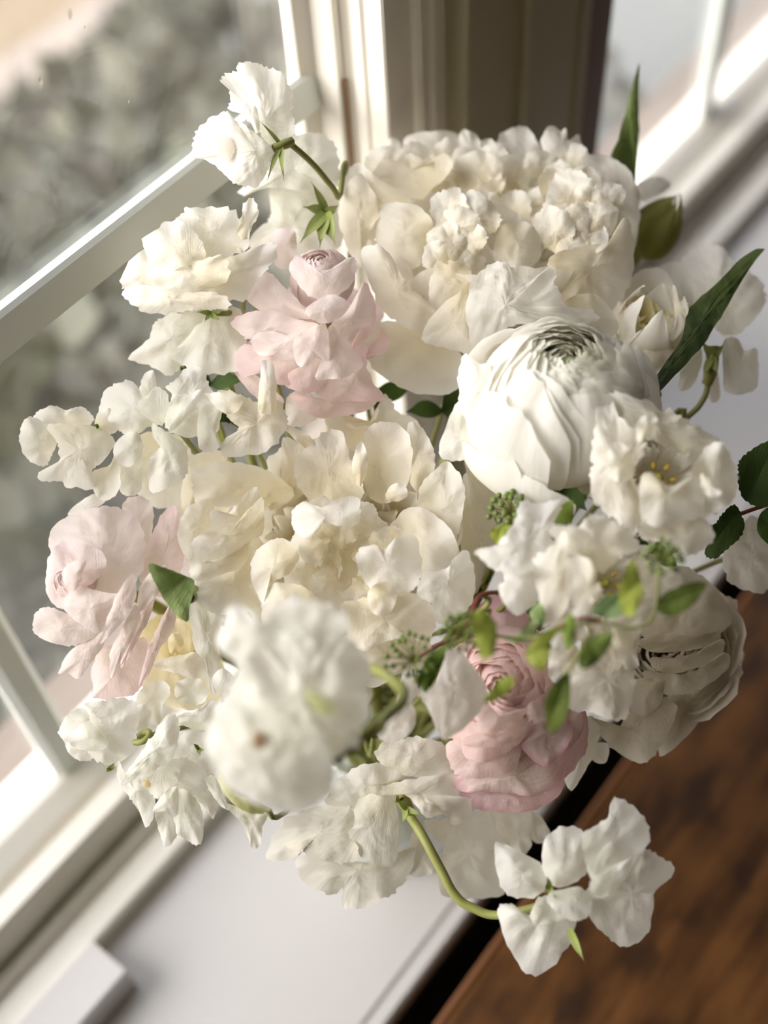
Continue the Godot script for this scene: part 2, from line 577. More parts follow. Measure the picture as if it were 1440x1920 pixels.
func tulip(o: Node3D, c: Vector3, ax: Vector3, R: float, H: float, turn: float, rim: float, c0: Color, c1: Color, rings := 2) -> void:
	for ring in rings:
		var s := 1.0 - 0.12 * (rings - 1 - ring)
		for i in 3:
			var phi := turn + TAU * (i + 0.5 * ring) / 3 + rr(-0.06, 0.06)
			part("petal", cup(c, ax, phi, 0.95, [Vector2(0.1, 0) * R, Vector2(1.15 * R * s, -0.08 * H), Vector2(1.2 * R * s, H * 0.6), Vector2(rim * R * s, H * rr(0.93, 1.03))], c0, c1, {"rnd": 0.4, "rp": 1.8, "ruf": 0.012, "point": 0.04, "frill": 0.015, "tc": 0.4, "nu": 14, "nv": 13}), M.petal, o)
	stem_to_vase(o, c, ax, 0.003)


# One sweet pea blossom at p: looks along fwd, its banner stands along up; s is the banner's height in metres
func blossom(parent: Node3D, p: Vector3, fwd: Vector3, up: Vector3, s: float, c0: Color, c1: Color, o := {}) -> Node3D:
	var b := sub("blossom", parent)
	up = (up - fwd * up.dot(fwd)).normalized()
	var sd := up.cross(fwd)
	var open: float = o.get("open", 1.0)
	var back: float = o.get("back", 0.18)
	part("banner", petal(p, p + up * s - fwd * s * back, fwd, s * 1.28 * o.get("wide", 1.0), c0, c1, {"b0": 0.32, "vm": 0.5, "tc": 0.12, "rnd": 0.32, "rp": 2.0, "ruf": 0.06, "fr": 4.5, "frill": 0.03, "notch": 0.1, "bend": -0.14, "rc": -0.25, "fold": 0.12, "ecurl": rr(0.05, 0.3), "nu": 18, "nv": 13}), M.petal, b)
	for g in [-1.0, 1.0]:
		var t: Vector3 = p + fwd * s * rr(0.42, 0.52) + sd * g * s * 0.34 * open + up * s * rr(-0.12, 0.1)
		part("wing", petal(p + fwd * s * 0.06, t, (up * 0.8 - sd * g * (0.9 - 0.5 * open)).normalized(), s * 0.62, c0, c1, {"b0": 0.25, "vm": 0.6, "tc": 0.1, "rnd": 0.34, "ruf": 0.04, "bend": -0.15, "rc": -0.5, "skew": -g * 0.12}), M.petal, b)
	part("keel", petal(p + fwd * s * 0.04, p + fwd * s * 0.44 + up * s * 0.04, up, s * 0.3, Color(0.62, 0.68, 0.3), c1, {"b0": 0.35, "rc": 1.5, "ruf": 0.01, "bend": 0.3, "tc": 0.6, "nu": 8, "nv": 8}), M.petal, b)
	calyx(b, p, fwd, s)
	return b


func calyx(b: Node3D, p: Vector3, fwd: Vector3, s: float) -> void:
	part("calyx", lathe(p - fwd * s * 0.14, fwd, [Vector2(s * 0.01, -s * 0.03), Vector2(s * 0.05, 0), Vector2(s * 0.075, s * 0.08), Vector2(s * 0.07, s * 0.16)], 10, Color(0.25, 0.33, 0.08)), M.green, b)
	for k in 5:
		var d := toward(fwd, k * TAU / 5 + 0.3, 0.55)
		part("sepal", petal(p - fwd * s * 0.02 + d[2] * s * 0.055, p + d[0] * s * 0.24, d[1], s * 0.07, Color(0.26, 0.36, 0.08), Color(0.34, 0.45, 0.12), {"nu": 3, "nv": 6, "tc": 0.96, "rnd": 0.05, "ruf": 0.0, "bend": -0.2, "rc": 0.3, "b0": 0.8, "vm": 0.1}), M.green, b)


func leaf(parent: Node3D, b: Vector3, t: Vector3, n: Vector3, w: float, c0: Color, c1: Color, o := {}) -> void:
	var q := {"b0": 0.12, "vm": 0.45, "tc": 0.85, "rnd": 0.12, "rp": 2.0, "rc": 0.0, "fold": 0.18, "bend": -0.1, "ruf": 0.012, "frill": 0.0, "nu": 8, "nv": 11, "point": 0.05}
	q.merge(o, true)
	part("leaf", petal(b, t, n, w, c0, c1, q), M.green, parent)


func hleaf(parent: Node3D, b: Vector3, t: Vector3, w: float, roll: float, c0: Color, c1: Color, o := {}) -> void:
	var bb := at(b.x, b.y, b.z)
	var tt := at(t.x, t.y, t.z)
	var n := (CAM - (bb + tt) * 0.5).normalized().rotated((tt - bb).normalized(), deg_to_rad(roll))
	leaf(parent, bb, tt, n, w * (b.z + t.z) * 0.5 / F, c0, c1, o)


func bud_cluster(whole: Node3D, c: Vector3, ax: Vector3, R: float, n: int, br: float) -> void:
	var o := sub("bud_cluster", whole)
	for k in n:
		var q := sqrt((k + 0.5) / n)
		var d := toward(ax, k * 2.39996, lerpf(1.5, 0.35, q))
		var p: Vector3 = c + d[0] * R * rr(0.85, 1.1)
		part("pedicel", tube([c, (c + p) * 0.5 + ax * R * 0.03, p], br * 0.22, br * 0.22, 5, 2), M.stem, o)
		part("bud", ball(p, (p - c).normalized(), br * rr(0.85, 1.15), br * rr(0.95, 1.2), 8, 6), M.bud, o)


# ------------------------------------------------------------------ petals with an outline of their own
var cur: Node3D          # the thing that is being built
var fx := 0.0            # centre of its bloom in the photograph's pixels
var fy := 0.0
var kk := 0.0            # how the petals lean away from that centre, mm per 100 px
var k0 := Color.WHITE
var k1 := Color.WHITE
var kd := 0.0            # shift of all depths
var into: Node3D         # the blossom of a spray that is being built, if it has several


# A thin curved petal whose edge runs through the points a (px pairs), its middle at depth d.
# dome: how far (mm) the middle bulges to the viewer; ruf: waves of the edge (mm).
func tp(a: Array, d: float, dome := 3.0, ruf := 1.0, o := {}) -> MeshInstance3D:
	var n := a.size() / 2
	var pts := PackedVector2Array()
	var c := Vector2.ZERO
	for k in n:
		pts.append(Vector2(a[2 * k], a[2 * k + 1]))
		c += pts[k] / n
	if o.has("at"):
		c = Vector2(o.at[0], o.at[1])
	var size := 0.0
	for q in pts:
		size = maxf(size, q.distance_to(c))
	d += kd
	if dome > 0.0:
		dome *= 0.5
	var out := c - Vector2(fx, fy)
	var g: Vector2 = out.normalized() * o.get("k", kk) if out.length() > 1.0 else Vector2.ZERO
	if o.has("g"):
		g = Vector2(o.g[0], o.g[1])
	var c0: Color = o.get("c0", k0)
	var c1: Color = o.get("c1", k1)
	var edge: Color = o.get("edge", c1)
	var frill: float = o.get("frill", 0.022)
	var folds: float = o.get("folds", 0.42)
	var nf: float = o.get("nf", 4.5)
	var per := 6
	var N := n * per
	var rings: int = o.get("rings", 8)
	var ph := rr(0, TAU)
	var sd := rr(-900, 900)
	var UV := PackedVector2Array()
	var curl: float = o.get("curl", rr(-2.0, 4.0))
	# where the petal is rooted: towards the middle of its bloom
	var root := c - out.normalized() * size * 0.8 if out.length() > 1.0 else c
	if o.has("root"):
		root = Vector2(o.root[0], o.root[1])
	var P := PackedVector3Array()
	var C := PackedColorArray()
	for j in rings + 1:
		var s := pow(float(j) / rings, 0.85)
		if j == 0:
			s = 0.004
		for i in N + 1:
			var k := (i % N) / per
			var f := float(i % per) / per
			var q := pts[k].cubic_interpolate(pts[(k + 1) % n], pts[(k - 1 + n) % n], pts[(k + 2) % n], f)
			var jag := frill * (nz.get_noise_2d(sd + (i % N) * 40.0, 7.0) + 0.7 * nz.get_noise_2d(sd + (i % N) * 110.0, 99.0)) * 2.0
			if o.has("teeth"):
				jag += o.teeth * (1.0 if i % 2 == 0 else -1.0)
			var w := c + (q - c) * s + (q - c).normalized() * size * jag * pow(s, 6.0)
			var ang := (q - c).angle()
			var r := w - c
			var z: float = g.dot(r) * 0.00001 - dome * 0.001 * (1.0 - s * s)
			z += ruf * 0.001 * s * s * s * (sin(TAU * 5.0 * i / N + ph) + 0.9 * sin(TAU * 3.0 * i / N + ph * 2.0))
			# shallow folds that fan out from the root of the petal
			var rw := w - root
			var ra := (rw.angle_to(c - root)) if (c - root).length() > 1.0 else 0.0
			var rd := smoothstep(0.15, 1.6, rw.length() / size)
			z += folds * 0.001 * rd * (sin(nf * ra + ph * 3.0) + 0.7 * sin(nf * 2.3 * ra + ph * 5.0)) * (size / 60.0)
			var across := sin(ra) * rw.length() / size
			z += 0.001 * o.get("cyl", 2.0) * (across * across - 0.3) * (size / 60.0)
			# the tip turns back or forward a little
			var tipw := smoothstep(1.1, 1.9, rw.length() / size)
			z += 0.001 * tipw * curl * (size / 60.0)
			z -= o.get("mid", 0.0) * 0.001 * absf(across) * (size / 30.0)
			z += 0.001 * o.get("lump", 0.55) * nz.get_noise_2d(w.x * 1.6 + sd, w.y * 1.6) * 2.0 * (size / 60.0)
			P.append(at(w.x, w.y, d + z))
			UV.append(Vector2(0.5 + 0.5 * ra, 0.5 * rw.length() / size))
			var t := smoothstep(0.0, 1.0, (w - root).length() / (1.75 * size))
			C.append(c0.lerp(c1, t).lerp(edge, smoothstep(0.75, 1.0, s) * t))
	return part(o.get("name", "petal"), grid(P, C, N, rings, true, UV), M[o.get("mat", "petal")], into if into else cur)


func tl(a: Array, d: float, dome := 1.5, o := {}) -> void:
	var q := {"mat": "green", "name": "leaf", "folds": 0.1, "nf": 2.0, "lump": 0.3, "frill": 0.01, "mid": 2.0, "cyl": 0.0, "curl": 1.5, "c0": GREEN1, "c1": GREEN0}
	q.merge(o, true)
	tp(a, d, dome * 0.6, 0.3, q)


func begin(called: String, label: String, cat: String, x: float, y: float, d: float, lean: float, c0: Color, c1: Color, group := "") -> void:
	cur = thing(called, label, cat, at(x, y, d), group)
	into = null
	fx = x
	fy = y
	kk = lean
	k0 = c0
	k1 = c1
	kd = 0.0
	rng.seed = int(x * 7.0 + y)


func stalk(pts: Array, r0: float, r1: float, called := "stem", m := "stem") -> void:
	var q := []
	for p in pts:
		q.append(at(p.x, p.y, p.z))
	part(called, tube(q, r0, r1, 8, 6), M[m], cur)


# A stalk seen in the picture that then dives to the vase
func stalk_to_vase(pts: Array, r: float) -> void:
	var q := []
	for p in pts:
		q.append(at(p.x, p.y, p.z))
	var a := rr(0, TAU)
	q.append(VASE + Vector3(cos(a) * 0.022, 0.14, sin(a) * 0.022))
	q.append(VASE + Vector3(-cos(a) * 0.02, 0.012, -sin(a) * 0.02))
	part("stem", tube(q, r, r * 1.1, 8, 6), M.stem, cur)


# A crumpled patch of small fan-shaped petals: centre and half-size in px, middle depth, petal size in px.
# way: where they point, degrees counter-clockwise from right; spread 360 makes them point away from the centre.
func crumple(cx: float, cy: float, hx: float, hy: float, n: int, d: float, size: float, way: float, spread := 50.0, o := {}) -> void:
	for k in n:
		var q := sqrt((k + 0.5) / n) if spread >= 360.0 else 0.0
		var px: float
		var py: float
		var a: float
		if spread >= 360.0:
			a = (n - k) * 2.39996
			q = sqrt((n - k - 0.5) / n)
			px = cx + cos(a) * hx * q
			py = cy - sin(a) * hy * q
		else:
			py = cy + hy * (-1.0 + 2.0 * (k + rr(-0.4, 0.4)) / maxf(1.0, n - 1.0))
			px = cx + hx * (fmod(k * 0.618 + 0.3, 1.0) * 2.0 - 1.0)
			a = deg_to_rad(way + rr(-spread, spread))
		var s := size * rr(0.8, 1.2)
		var pts := []
		for j in 10:
			var t := -PI + TAU * (j + 0.5) / 10.0
			var r := s * lerpf(1.0, 0.62, pow(absf(t) / PI, 1.5)) * rr(0.84, 1.12)
			pts.append(px + cos(a + t) * r)
			pts.append(py - sin(a + t) * r)
		var z := d + (0.006 * (1.0 - q) if spread >= 360.0 else -0.008 * (k - n * 0.5) / n)
		var op := {"g": [rr(-12, 12), rr(-12, 12)], "root": [px - cos(a) * s * 0.8, py + sin(a) * s * 0.8], "frill": 0.05, "lump": 1.3, "folds": 0.7, "cyl": rr(-3, 5), "c1": k1.lerp(PURE1, rr(0.0, 0.8))}
		op.merge(o, true)
		tp(pts, z, rr(-1.0, 3.0) * size / 40.0, 0.8, op)


# ------------------------------------------------------------------ the place
func stage() -> void:
	var cam := Camera3D.new()
	cam.name = "camera"
	cam.transform = Transform3D(Basis(CR, CU, CB).orthonormalized(), CAM)
	cam.near = 0.05
	cam.far = 60.0
	var ca := CameraAttributesPhysical.new()
	ca.frustum_focal_length = 12.0 / (960.0 / F)
	ca.frustum_focus_distance = 0.545
	ca.exposure_aperture = 1.9
	ca.frustum_near = 0.05
	ca.frustum_far = 60.0
	cam.attributes = ca
	cam.fov = rad_to_deg(2.0 * atan(960.0 / F))
	add_child(cam)
	var e := Environment.new()
	e.background_mode = Environment.BG_SKY
	var sky := Sky.new()
	var sm := ProceduralSkyMaterial.new()
	sm.sky_top_color = Color(0.92, 0.95, 1.0)
	sm.sky_horizon_color = Color(0.97, 0.96, 0.93)
	sm.ground_bottom_color = Color(0.5, 0.47, 0.43)
	sm.ground_horizon_color = Color(0.75, 0.72, 0.68)
	sm.sun_angle_max = 1.0
	sky.sky_material = sm
	e.sky = sky
	e.background_energy_multiplier = 1.9
	e.tonemap_mode = Environment.TONE_MAPPER_LINEAR
	e.tonemap_exposure = 1.48
	e.sdfgi_enabled = true
	e.ssao_enabled = true
	e.ssil_enabled = true
	var we := WorldEnvironment.new()
	we.name = "environment"
	we.environment = e
	add_child(we)
	var sun := DirectionalLight3D.new()
	sun.name = "overcast_sun"
	sun.light_color = Color(1.0, 0.972, 0.94)
	sun.light_energy = 2.1
	sun.light_angular_distance = 60.0
	sun.shadow_enabled = true
	sun.sky_mode = DirectionalLight3D.SKY_MODE_LIGHT_ONLY
	add_child(sun)
	sun.look_at_from_position(Vector3.ZERO, Vector3(0.85, -0.56, 0.6))


func rail_profile() -> Array:
	# (z, y): sash bottom rail, stop and track, from the room side outwards
	return [Vector2(-0.3045, -0.02), Vector2(-0.3045, 0.003), Vector2(-0.306, 0.004), Vector2(-0.319, 0.004), Vector2(-0.3215, 0.003), Vector2(-0.323, -0.004), Vector2(-0.3265, -0.004), Vector2(-0.328, 0.004), Vector2(-0.3345, 0.004), Vector2(-0.336, -0.004), Vector2(-0.339, -0.004), Vector2(-0.3395, 0.031), Vector2(-0.3415, 0.0345), Vector2(-0.354, 0.036), Vector2(-0.3555, 0.030), Vector2(-0.3595, 0.030), Vector2(-0.361, 0.037), Vector2(-0.374, 0.044), Vector2(-0.381, 0.045), Vector2(-0.386, 0.030), Vector2(-0.394, 0.024), Vector2(-0.402, 0.022), Vector2(-0.418, 0.014), Vector2(-0.422, -0.02)]


func window(n: int, x0: float, x1: float, bars: Array) -> void:
	var w := struct("window_%d" % n, extrude(rail_profile(), x0, x1, 0), M.paint)
	var top := 1.3
	var stile := [Vector2(0, -0.362), Vector2(0.0045, -0.362), Vector2(0.005, -0.3635), Vector2(0.005, -0.376), Vector2(0.0135, -0.379), Vector2(0.014, -0.38), Vector2(0.014, -0.3865), Vector2(0.004, -0.391), Vector2(0, -0.4)]
	var left := []
	var right := []
	for q in stile:
		left.append(Vector2(x0 + q.x, q.y))
		right.append(Vector2(x1 - q.x, q.y))
	part("stile", extrude(left, 0.02, top, 1), M.paint, w)
	part("stile", extrude(right, 0.02, top, 1), M.paint, w)
	var head := []
	for q in stile:
		head.append(Vector2(q.y, top - q.x))
	part("head_rail", extrude(head, x0, x1, 0), M.paint, w)
	for x in bars:
		part("muntin", extrude([Vector2(x - 0.0105, -0.3785), Vector2(x - 0.006, -0.3745), Vector2(x + 0.006, -0.3745), Vector2(x + 0.0105, -0.3785), Vector2(x + 0.0105, -0.3833), Vector2(x - 0.0105, -0.3833)], 0.03, top - 0.01, 1), M.muntin_paint, w)
	for y in [0.363, 0.69, 1.01]:
		part("muntin", extrude([Vector2(-0.3833, y - 0.0105), Vector2(-0.3755, y - 0.0105), Vector2(-0.3735, y - 0.0085), Vector2(-0.377, y + 0.0085), Vector2(-0.379, y + 0.0105), Vector2(-0.3833, y + 0.0105)], x0 + 0.006, x1 - 0.006, 0), M.muntin_paint, w)
	# one pane of glass between each pair of bars
	var xs := [x0 + 0.008] + bars + [x1 - 0.008]
	var ys := [0.035, 0.363, 0.69, 1.01, top - 0.012]
	for i in xs.size() - 1:
		for j in ys.size() - 1:
			part("pane", box(Vector3(xs[i] + 0.0002, ys[j] + 0.0002, -0.3865), Vector3(xs[i + 1] - 0.0002, ys[j + 1] - 0.0002, -0.3835), 0.0002), M.glass, w)


func place() -> void:
	# room shell
	struct("floor", box(Vector3(-2.6, -0.8, -0.45), Vector3(3.2, -0.75, 3.0)), M.floor)
	struct("ceiling", box(Vector3(-2.6, 1.75, -0.45), Vector3(3.2, 1.8, 3.0)), M.wall)
	struct("wall_left", box(Vector3(-2.65, -0.8, -0.45), Vector3(-2.6, 1.8, 3.05)), M.wall)
	struct("wall_right", box(Vector3(3.2, -0.8, -0.45), Vector3(3.25, 1.8, 3.05)), M.wall)
	struct("wall_back", box(Vector3(-2.6, -0.8, 3.0), Vector3(3.2, 1.8, 3.05)), M.wall)
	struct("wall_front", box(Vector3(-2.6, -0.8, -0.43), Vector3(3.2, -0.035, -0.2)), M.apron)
	var wf := get_node("wall_front")
	part("pier", box(Vector3(-2.6, -0.02, -0.43), Vector3(-1.1, 1.8, -0.33)), M.wall, wf)
	part("pier", box(Vector3(1.75, -0.02, -0.43), Vector3(3.2, 1.8, -0.33)), M.wall, wf)
	part("lintel", box(Vector3(-1.1, 1.3, -0.43), Vector3(1.75, 1.8, -0.33)), M.wall, wf)
	# mullion between the two windows: painted jamb, moulded casing and the flat post with its bead, its shade put into a darker paint
	var mu := struct("trim_1", extrude([Vector2(0.4455, -0.425), Vector2(0.43, -0.4), Vector2(0.398, -0.4), Vector2(0.398, -0.361), Vector2(0.4, -0.3585), Vector2(0.4, -0.356), Vector2(0.398, -0.3535), Vector2(0.398, -0.349), Vector2(0.3995, -0.3475), Vector2(0.3995, -0.345), Vector2(0.398, -0.3435), Vector2(0.398, -0.336), Vector2(0.399, -0.335), Vector2(0.418, -0.335), Vector2(0.419, -0.3325), Vector2(0.4215, -0.331), Vector2(0.4245, -0.3325), Vector2(0.426, -0.335), Vector2(0.432, -0.335), Vector2(0.433, -0.3325), Vector2(0.4365, -0.3325), Vector2(0.438, -0.335), Vector2(0.4455, -0.335)], -0.01, 1.32, 1), M.paint)
	part("post", extrude([Vector2(0.4455, -0.425), Vector2(0.4455, -0.3235), Vector2(0.447, -0.322), Vector2(0.4965, -0.322), Vector2(0.498, -0.319), Vector2(0.505, -0.319), Vector2(0.507, -0.322), Vector2(0.555, -0.322), Vector2(0.556, -0.3205), Vector2(0.558, -0.3205), Vector2(0.559, -0.322), Vector2(0.5655, -0.322), Vector2(0.5655, -0.425)], -0.01, 1.32, 1), M.shaded_post_paint, mu)
	part("edge_strip", extrude([Vector2(0.5655, -0.425), Vector2(0.5655, -0.3225), Vector2(0.591, -0.3225), Vector2(0.593, -0.3245), Vector2(0.6, -0.36), Vector2(0.6, -0.425)], -0.01, 1.32, 1), M.brown_trim, mu)
	part("wood_chip", box(Vector3(0.3962, 0.312, -0.3612), Vector3(0.3978, 0.372, -0.3598), 0.0003), M.chip, mu)
	window(1, -1.1, 0.398, [-0.73, -0.445, -0.16, 0.1133])
	window(2, 0.6, 1.75, [0.8815, 1.16, 1.45])
	var w1 := get_node("window_1")
	for q in [Vector3(0.2428, 0.4518, 0.0022), Vector3(0.2652, 0.4702, 0.002), Vector3(0.2704, 0.4615, 0.0009), Vector3(0.2823, 0.4192, 0.001)]:
		org = Vector3.ZERO
		part("speck", petal(Vector3(q.x - q.z * 0.4, q.y - q.z, -0.3828), Vector3(q.x + q.z * 0.4, q.y + q.z, -0.3828), Vector3(0, 0, 1), q.z * 0.9, Color(0.4, 0.36, 0.3), Color(0.62, 0.58, 0.5), {"nu": 5, "nv": 6, "tc": 0.9, "rc": 0.3}), M.petal, w1)
	# sill
	var sill := struct("trim_2", extrude([Vector2(-0.43, -0.034), Vector2(-0.1435, -0.034), Vector2(-0.1405, -0.031), Vector2(-0.1405, -0.014), Vector2(-0.1425, -0.012), Vector2(-0.150, -0.012), Vector2(-0.1507, -0.0145), Vector2(-0.1523, -0.0145), Vector2(-0.153, -0.012), Vector2(-0.306, -0.012), Vector2(-0.308, -0.022), Vector2(-0.43, -0.022)], -1.4, 1.95, 0), M.sill_paint)
	sill.set_meta("label", "white painted window sill with a groove near its front edge")
	# raised end block beside the track
	struct("trim_3", extrude([Vector2(-0.304, -0.012), Vector2(-0.304, 0.009), Vector2(-0.302, 0.011), Vector2(-0.275, 0.011), Vector2(-0.272, 0.008), Vector2(-0.272, -0.012)], -0.3, 0.049, 0), M.sill_paint)


func outside() -> void:
	struct("ground", box(Vector3(-6, -0.75, -7), Vector3(7, -0.6, -0.43)), M.ground)
	struct("trim_4", extrude([Vector2(-0.472, -0.08), Vector2(-0.472, -0.022), Vector2(-0.469, -0.019), Vector2(-0.43, -0.012), Vector2(-0.43, -0.08)], -1.2, 1.9, 0), M.ledge)
	struct("trim_5", box(Vector3(-6, -0.6, -1.84), Vector3(7, -0.585, -1.70), 0.01), M.kerb)
	var path := struct("path", box(Vector3(-6, -0.6, -6.5), Vector3(7, -0.59, -1.84)), M.beige)
	struct("paving", box(Vector3(1.12, -0.6, -1.7), Vector3(7, -0.59, -0.43)), M.siding)
	tag(path, "beige gravel path beyond the pale kerb outside the window")
	# hedge: leaves nobody could count
	var st := SurfaceTool.new()
	st.begin(Mesh.PRIMITIVE_TRIANGLES)
	org = Vector3.ZERO
	var lm := petal(Vector3.ZERO, Vector3(0, 0.05, 0), Vector3.BACK, 0.035, Color.WHITE, Color.WHITE, {"nu": 4, "nv": 5, "tc": 0.8, "rc": 0.3})
	var mm := MultiMesh.new()
	mm.transform_format = MultiMesh.TRANSFORM_3D
	mm.use_colors = true
	mm.mesh = lm
	mm.instance_count = 16000
	for k in 16000:
		var p := Vector3(rr(-1.2, 1.2), rr(-0.6, -0.2), rr(-1.62, -0.5))
		var hump := 0.5 + 0.5 * nz.get_noise_2d(p.x * 160.0, p.z * 160.0)
		p.y = -0.6 + (p.y + 0.6) * (0.5 + 0.8 * hump) * smoothstep(-1.75, -1.2, p.z)
		var bs := Basis.from_euler(Vector3(rr(-1.4, 0.6), rr(0, TAU), rr(-0.6, 0.6))).scaled(Vector3.ONE * rr(0.8, 1.7))
		mm.set_instance_transform(k, Transform3D(bs, p))
		var g := rr(0.72, 1.12)
		mm.set_instance_color(k, Color(g, g * rr(0.95, 1.05), g * rr(0.85, 1.05)))
	var h := MultiMeshInstance3D.new()
	h.name = "hedge"
	h.multimesh = mm
	h.material_override = M.shrub
	add_child(h)
	tag(h, "grey green shrubs blurred beyond the left window", "shrub", "", "stuff")


func furniture() -> void:
	var t := thing("wooden_table", "worn brown wooden table pushed up to the white window sill", "table", Vector3(0.35, -0.75, 0.2))
	var top := MeshInstance3D.new()
	part("tabletop", box(Vector3(-0.85, 0.69, -0.3165), Vector3(0.75, 0.73, 0.5), 0.003), M.wood, t)
	part("edge_band", box(Vector3(-0.85, 0.69, -0.3205), Vector3(0.75, 0.7295, -0.3165), 0.0015), M.wood_edge, t)
	part("apron", box(Vector3(-0.78, 0.6, -0.26), Vector3(0.68, 0.69, 0.44), 0.003), M.wood, t)
	for x in [-0.76, 0.6]:
		for z in [-0.25, 0.37]:
			part("leg", box(Vector3(x, 0, z), Vector3(x + 0.06, 0.6, z + 0.06), 0.004), M.wood, t)
	top.free()
	var v := thing("glass_vase", "clear glass vase holding the stems, almost hidden below the bouquet on the sill", "vase", VASE)
	part("body", lathe(VASE, Vector3.UP, [Vector2(0.0002, 0.001), Vector2(0.036, 0.001), Vector2(0.039, 0.004), Vector2(0.036, 0.06), Vector2(0.034, 0.12), Vector2(0.041, 0.15), Vector2(0.0395, 0.15), Vector2(0.0325, 0.12), Vector2(0.0345, 0.06), Vector2(0.037, 0.008), Vector2(0.0002, 0.007)], 32), M.vase_glass, v)


func _ready() -> void:
	nz.seed = 3
	nz.frequency = 0.01
	rng.seed = 20
	stage()
	materials()
	place()
	outside()
	furniture()
	peonies()
	pinks()
	whites()
	sweet_peas()
	greens()


func peonies() -> void:
	# ---- lower peony
	begin("peony", "large open cream white peony in the middle of the bouquet, bowl facing up", "flower", 635, 1000, 0.55, -9, CREAM0, CREAM1, "double peonies")
	var ax := cd(-0.04, 0.22, 0.97)
	peony(cur, at(640, 1010, 0.558), ax, 0.052, 0.3, 1)
	tp([871,889, 889,907, 920,951, 933,995, 929,1040, 911,1075, 889,1115, 871,1067, 862,1009, 862,942], 0.568, 4, 1, {"k": 14})
	tp([872,862, 905,848, 945,862, 980,905, 985,945, 950,975, 915,960, 885,920], 0.59, 4, 1, {"k": 14})
	tp([607,778, 618,768, 640,782, 658,796, 702,787, 711,760, 722,738, 733,751, 747,773, 782,789, 778,836, 720,853, 658,844, 618,809], 0.572, -3, 1.5, {"k": -4})
	tp([333,960, 345,900, 365,870, 400,860, 430,890, 430,960, 400,1020, 360,1055, 340,1030], 0.572, 5, 1)
	tp([347,871, 369,849, 420,845, 420,880, 364,907, 360,942, 347,969, 333,1004], 0.567, 4, 1)
	tp([364,1091, 378,1089, 418,1147, 410,1191, 412,1244, 405,1300, 392,1290, 370,1232, 356,1164, 353,1120], 0.55, 4, 0.6, {"c0": PURE0, "c1": PURE1, "k": 2})
	tp([531,820, 560,840, 575,915, 533,940, 528,870], 0.562, -2, 1)
	tp([764,800, 782,791, 804,822, 815,853, 813,889, 791,924, 769,907, 764,867], 0.552, 3, 1.4)
	tp([791,907, 827,871, 844,867, 867,898, 871,942, 858,1004, 844,1058, 809,1049, 787,995, 782,942], 0.546, 3, 1.2)
	tp([684,827, 689,804, 711,791, 747,796, 769,822, 773,867, 760,916, 733,942, 698,938, 682,898], 0.553, -7, 1)
	tp([364,884, 400,867, 444,867, 498,880, 538,907, 551,929, 516,956, 467,950, 409,948, 369,943, 360,915], 0.552, -8, 1, {"k": -12})
	tp([520,791, 569,809, 587,827, 569,840, 542,813], 0.543, 1, 1)
	tp([553,867, 569,844, 596,818, 613,807, 640,809, 653,844, 662,871, 680,907, 676,935, 631,948, 587,943, 556,905], 0.549, -4, 1.5, {"frill": 0.03})
	tp([662,858, 676,827, 689,853, 689,880, 676,911, 662,898], 0.541, 3, 1)
	tp([333,1009, 347,956, 378,938, 398,938, 404,969, 400,1000, 373,1022, 356,1051], 0.545, 3, 0.6)
	tp([393,964, 404,956, 420,969, 440,951, 462,924, 480,913, 489,933, 496,969, 489,1004, 458,1013, 431,1010, 404,1006], 0.541, 2, 1)
	tp([358,1022, 373,1004, 404,996, 427,1004, 453,969, 489,933, 494,969, 475,1010, 449,1040, 413,1049, 378,1053], 0.536, 3, 1)
	tp([356,1058, 369,1049, 409,1051, 449,1022, 467,1013, 458,1058, 422,1076, 387,1089, 360,1084], 0.535, 3, 1)
	tp([371,1111, 382,1084, 418,1076, 449,1031, 471,1022, 476,1058, 489,1107, 491,1142, 467,1147, 413,1153, 373,1133], 0.541, -5, 0.8, {"k": -14})
	tp([469,1076, 476,1040, 498,1018, 529,1009, 556,1027, 560,1049, 542,1076, 516,1089, 498,1111, 493,1133, 480,1111], 0.531, 5, 0.8, {"k": 6})
	tp([491,1150, 496,1111, 516,1093, 542,1093, 573,1102, 596,1124, 609,1147, 587,1183, 533,1192, 498,1183], 0.531, 5, 0.8, {"k": 4})
	tp([547,960, 569,942, 604,951, 640,933, 671,933, 676,956, 671,982, 640,987, 604,982, 591,1004, 569,1008, 549,990], 0.53, 4, 1.5, {"k": 3, "c0": CREAM1, "c1": PURE1})
	tp([562,1012, 590,1005, 606,1020, 602,1048, 580,1056, 562,1040], 0.533, 3, 1, {"k": 3})
	crumple(655, 1045, 95, 80, 14, 0.541, 46, 0, 360)
	tp([724,924, 738,907, 758,909, 764,929, 747,940, 727,938], 0.539, 2, 0.5)
	tp([733,985, 770,950, 815,965, 855,1010, 850,1060, 800,1085, 760,1060, 736,1020], 0.541, 3, 1.6, {"k": -6})
	tp([667,1049, 676,1027, 707,1022, 720,1031, 747,1004, 778,1004, 791,1058, 782,1098, 756,1116, 711,1111, 689,1098, 676,1076], 0.524, 4, 1.8, {"k": 5, "c0": CREAM1, "c1": PURE1})
	tp([782,1102, 796,1076, 836,1067, 849,1049, 871,1031, 884,1049, 891,1089, 884,1133, 853,1160, 822,1169, 809,1133, 787,1120], 0.519, 4, 1, {"k": 8, "c0": CREAM1, "c1": PURE1})
	tp([640,1133, 671,1124, 702,1115, 764,1110, 804,1128, 818,1169, 800,1204, 764,1195, 720,1204, 690,1220, 661,1209, 644,1164], 0.527, 4, 2, {"k": 8})
	tp([640,1200, 680,1180, 740,1190, 800,1195, 806,1240, 750,1262, 700,1290, 650,1260], 0.541, 3, 1.5, {"k": 10})
	tp([690,1110, 720,1090, 745,1110, 730,1150, 700,1150], 0.52, 3, 1, {"k": 5})
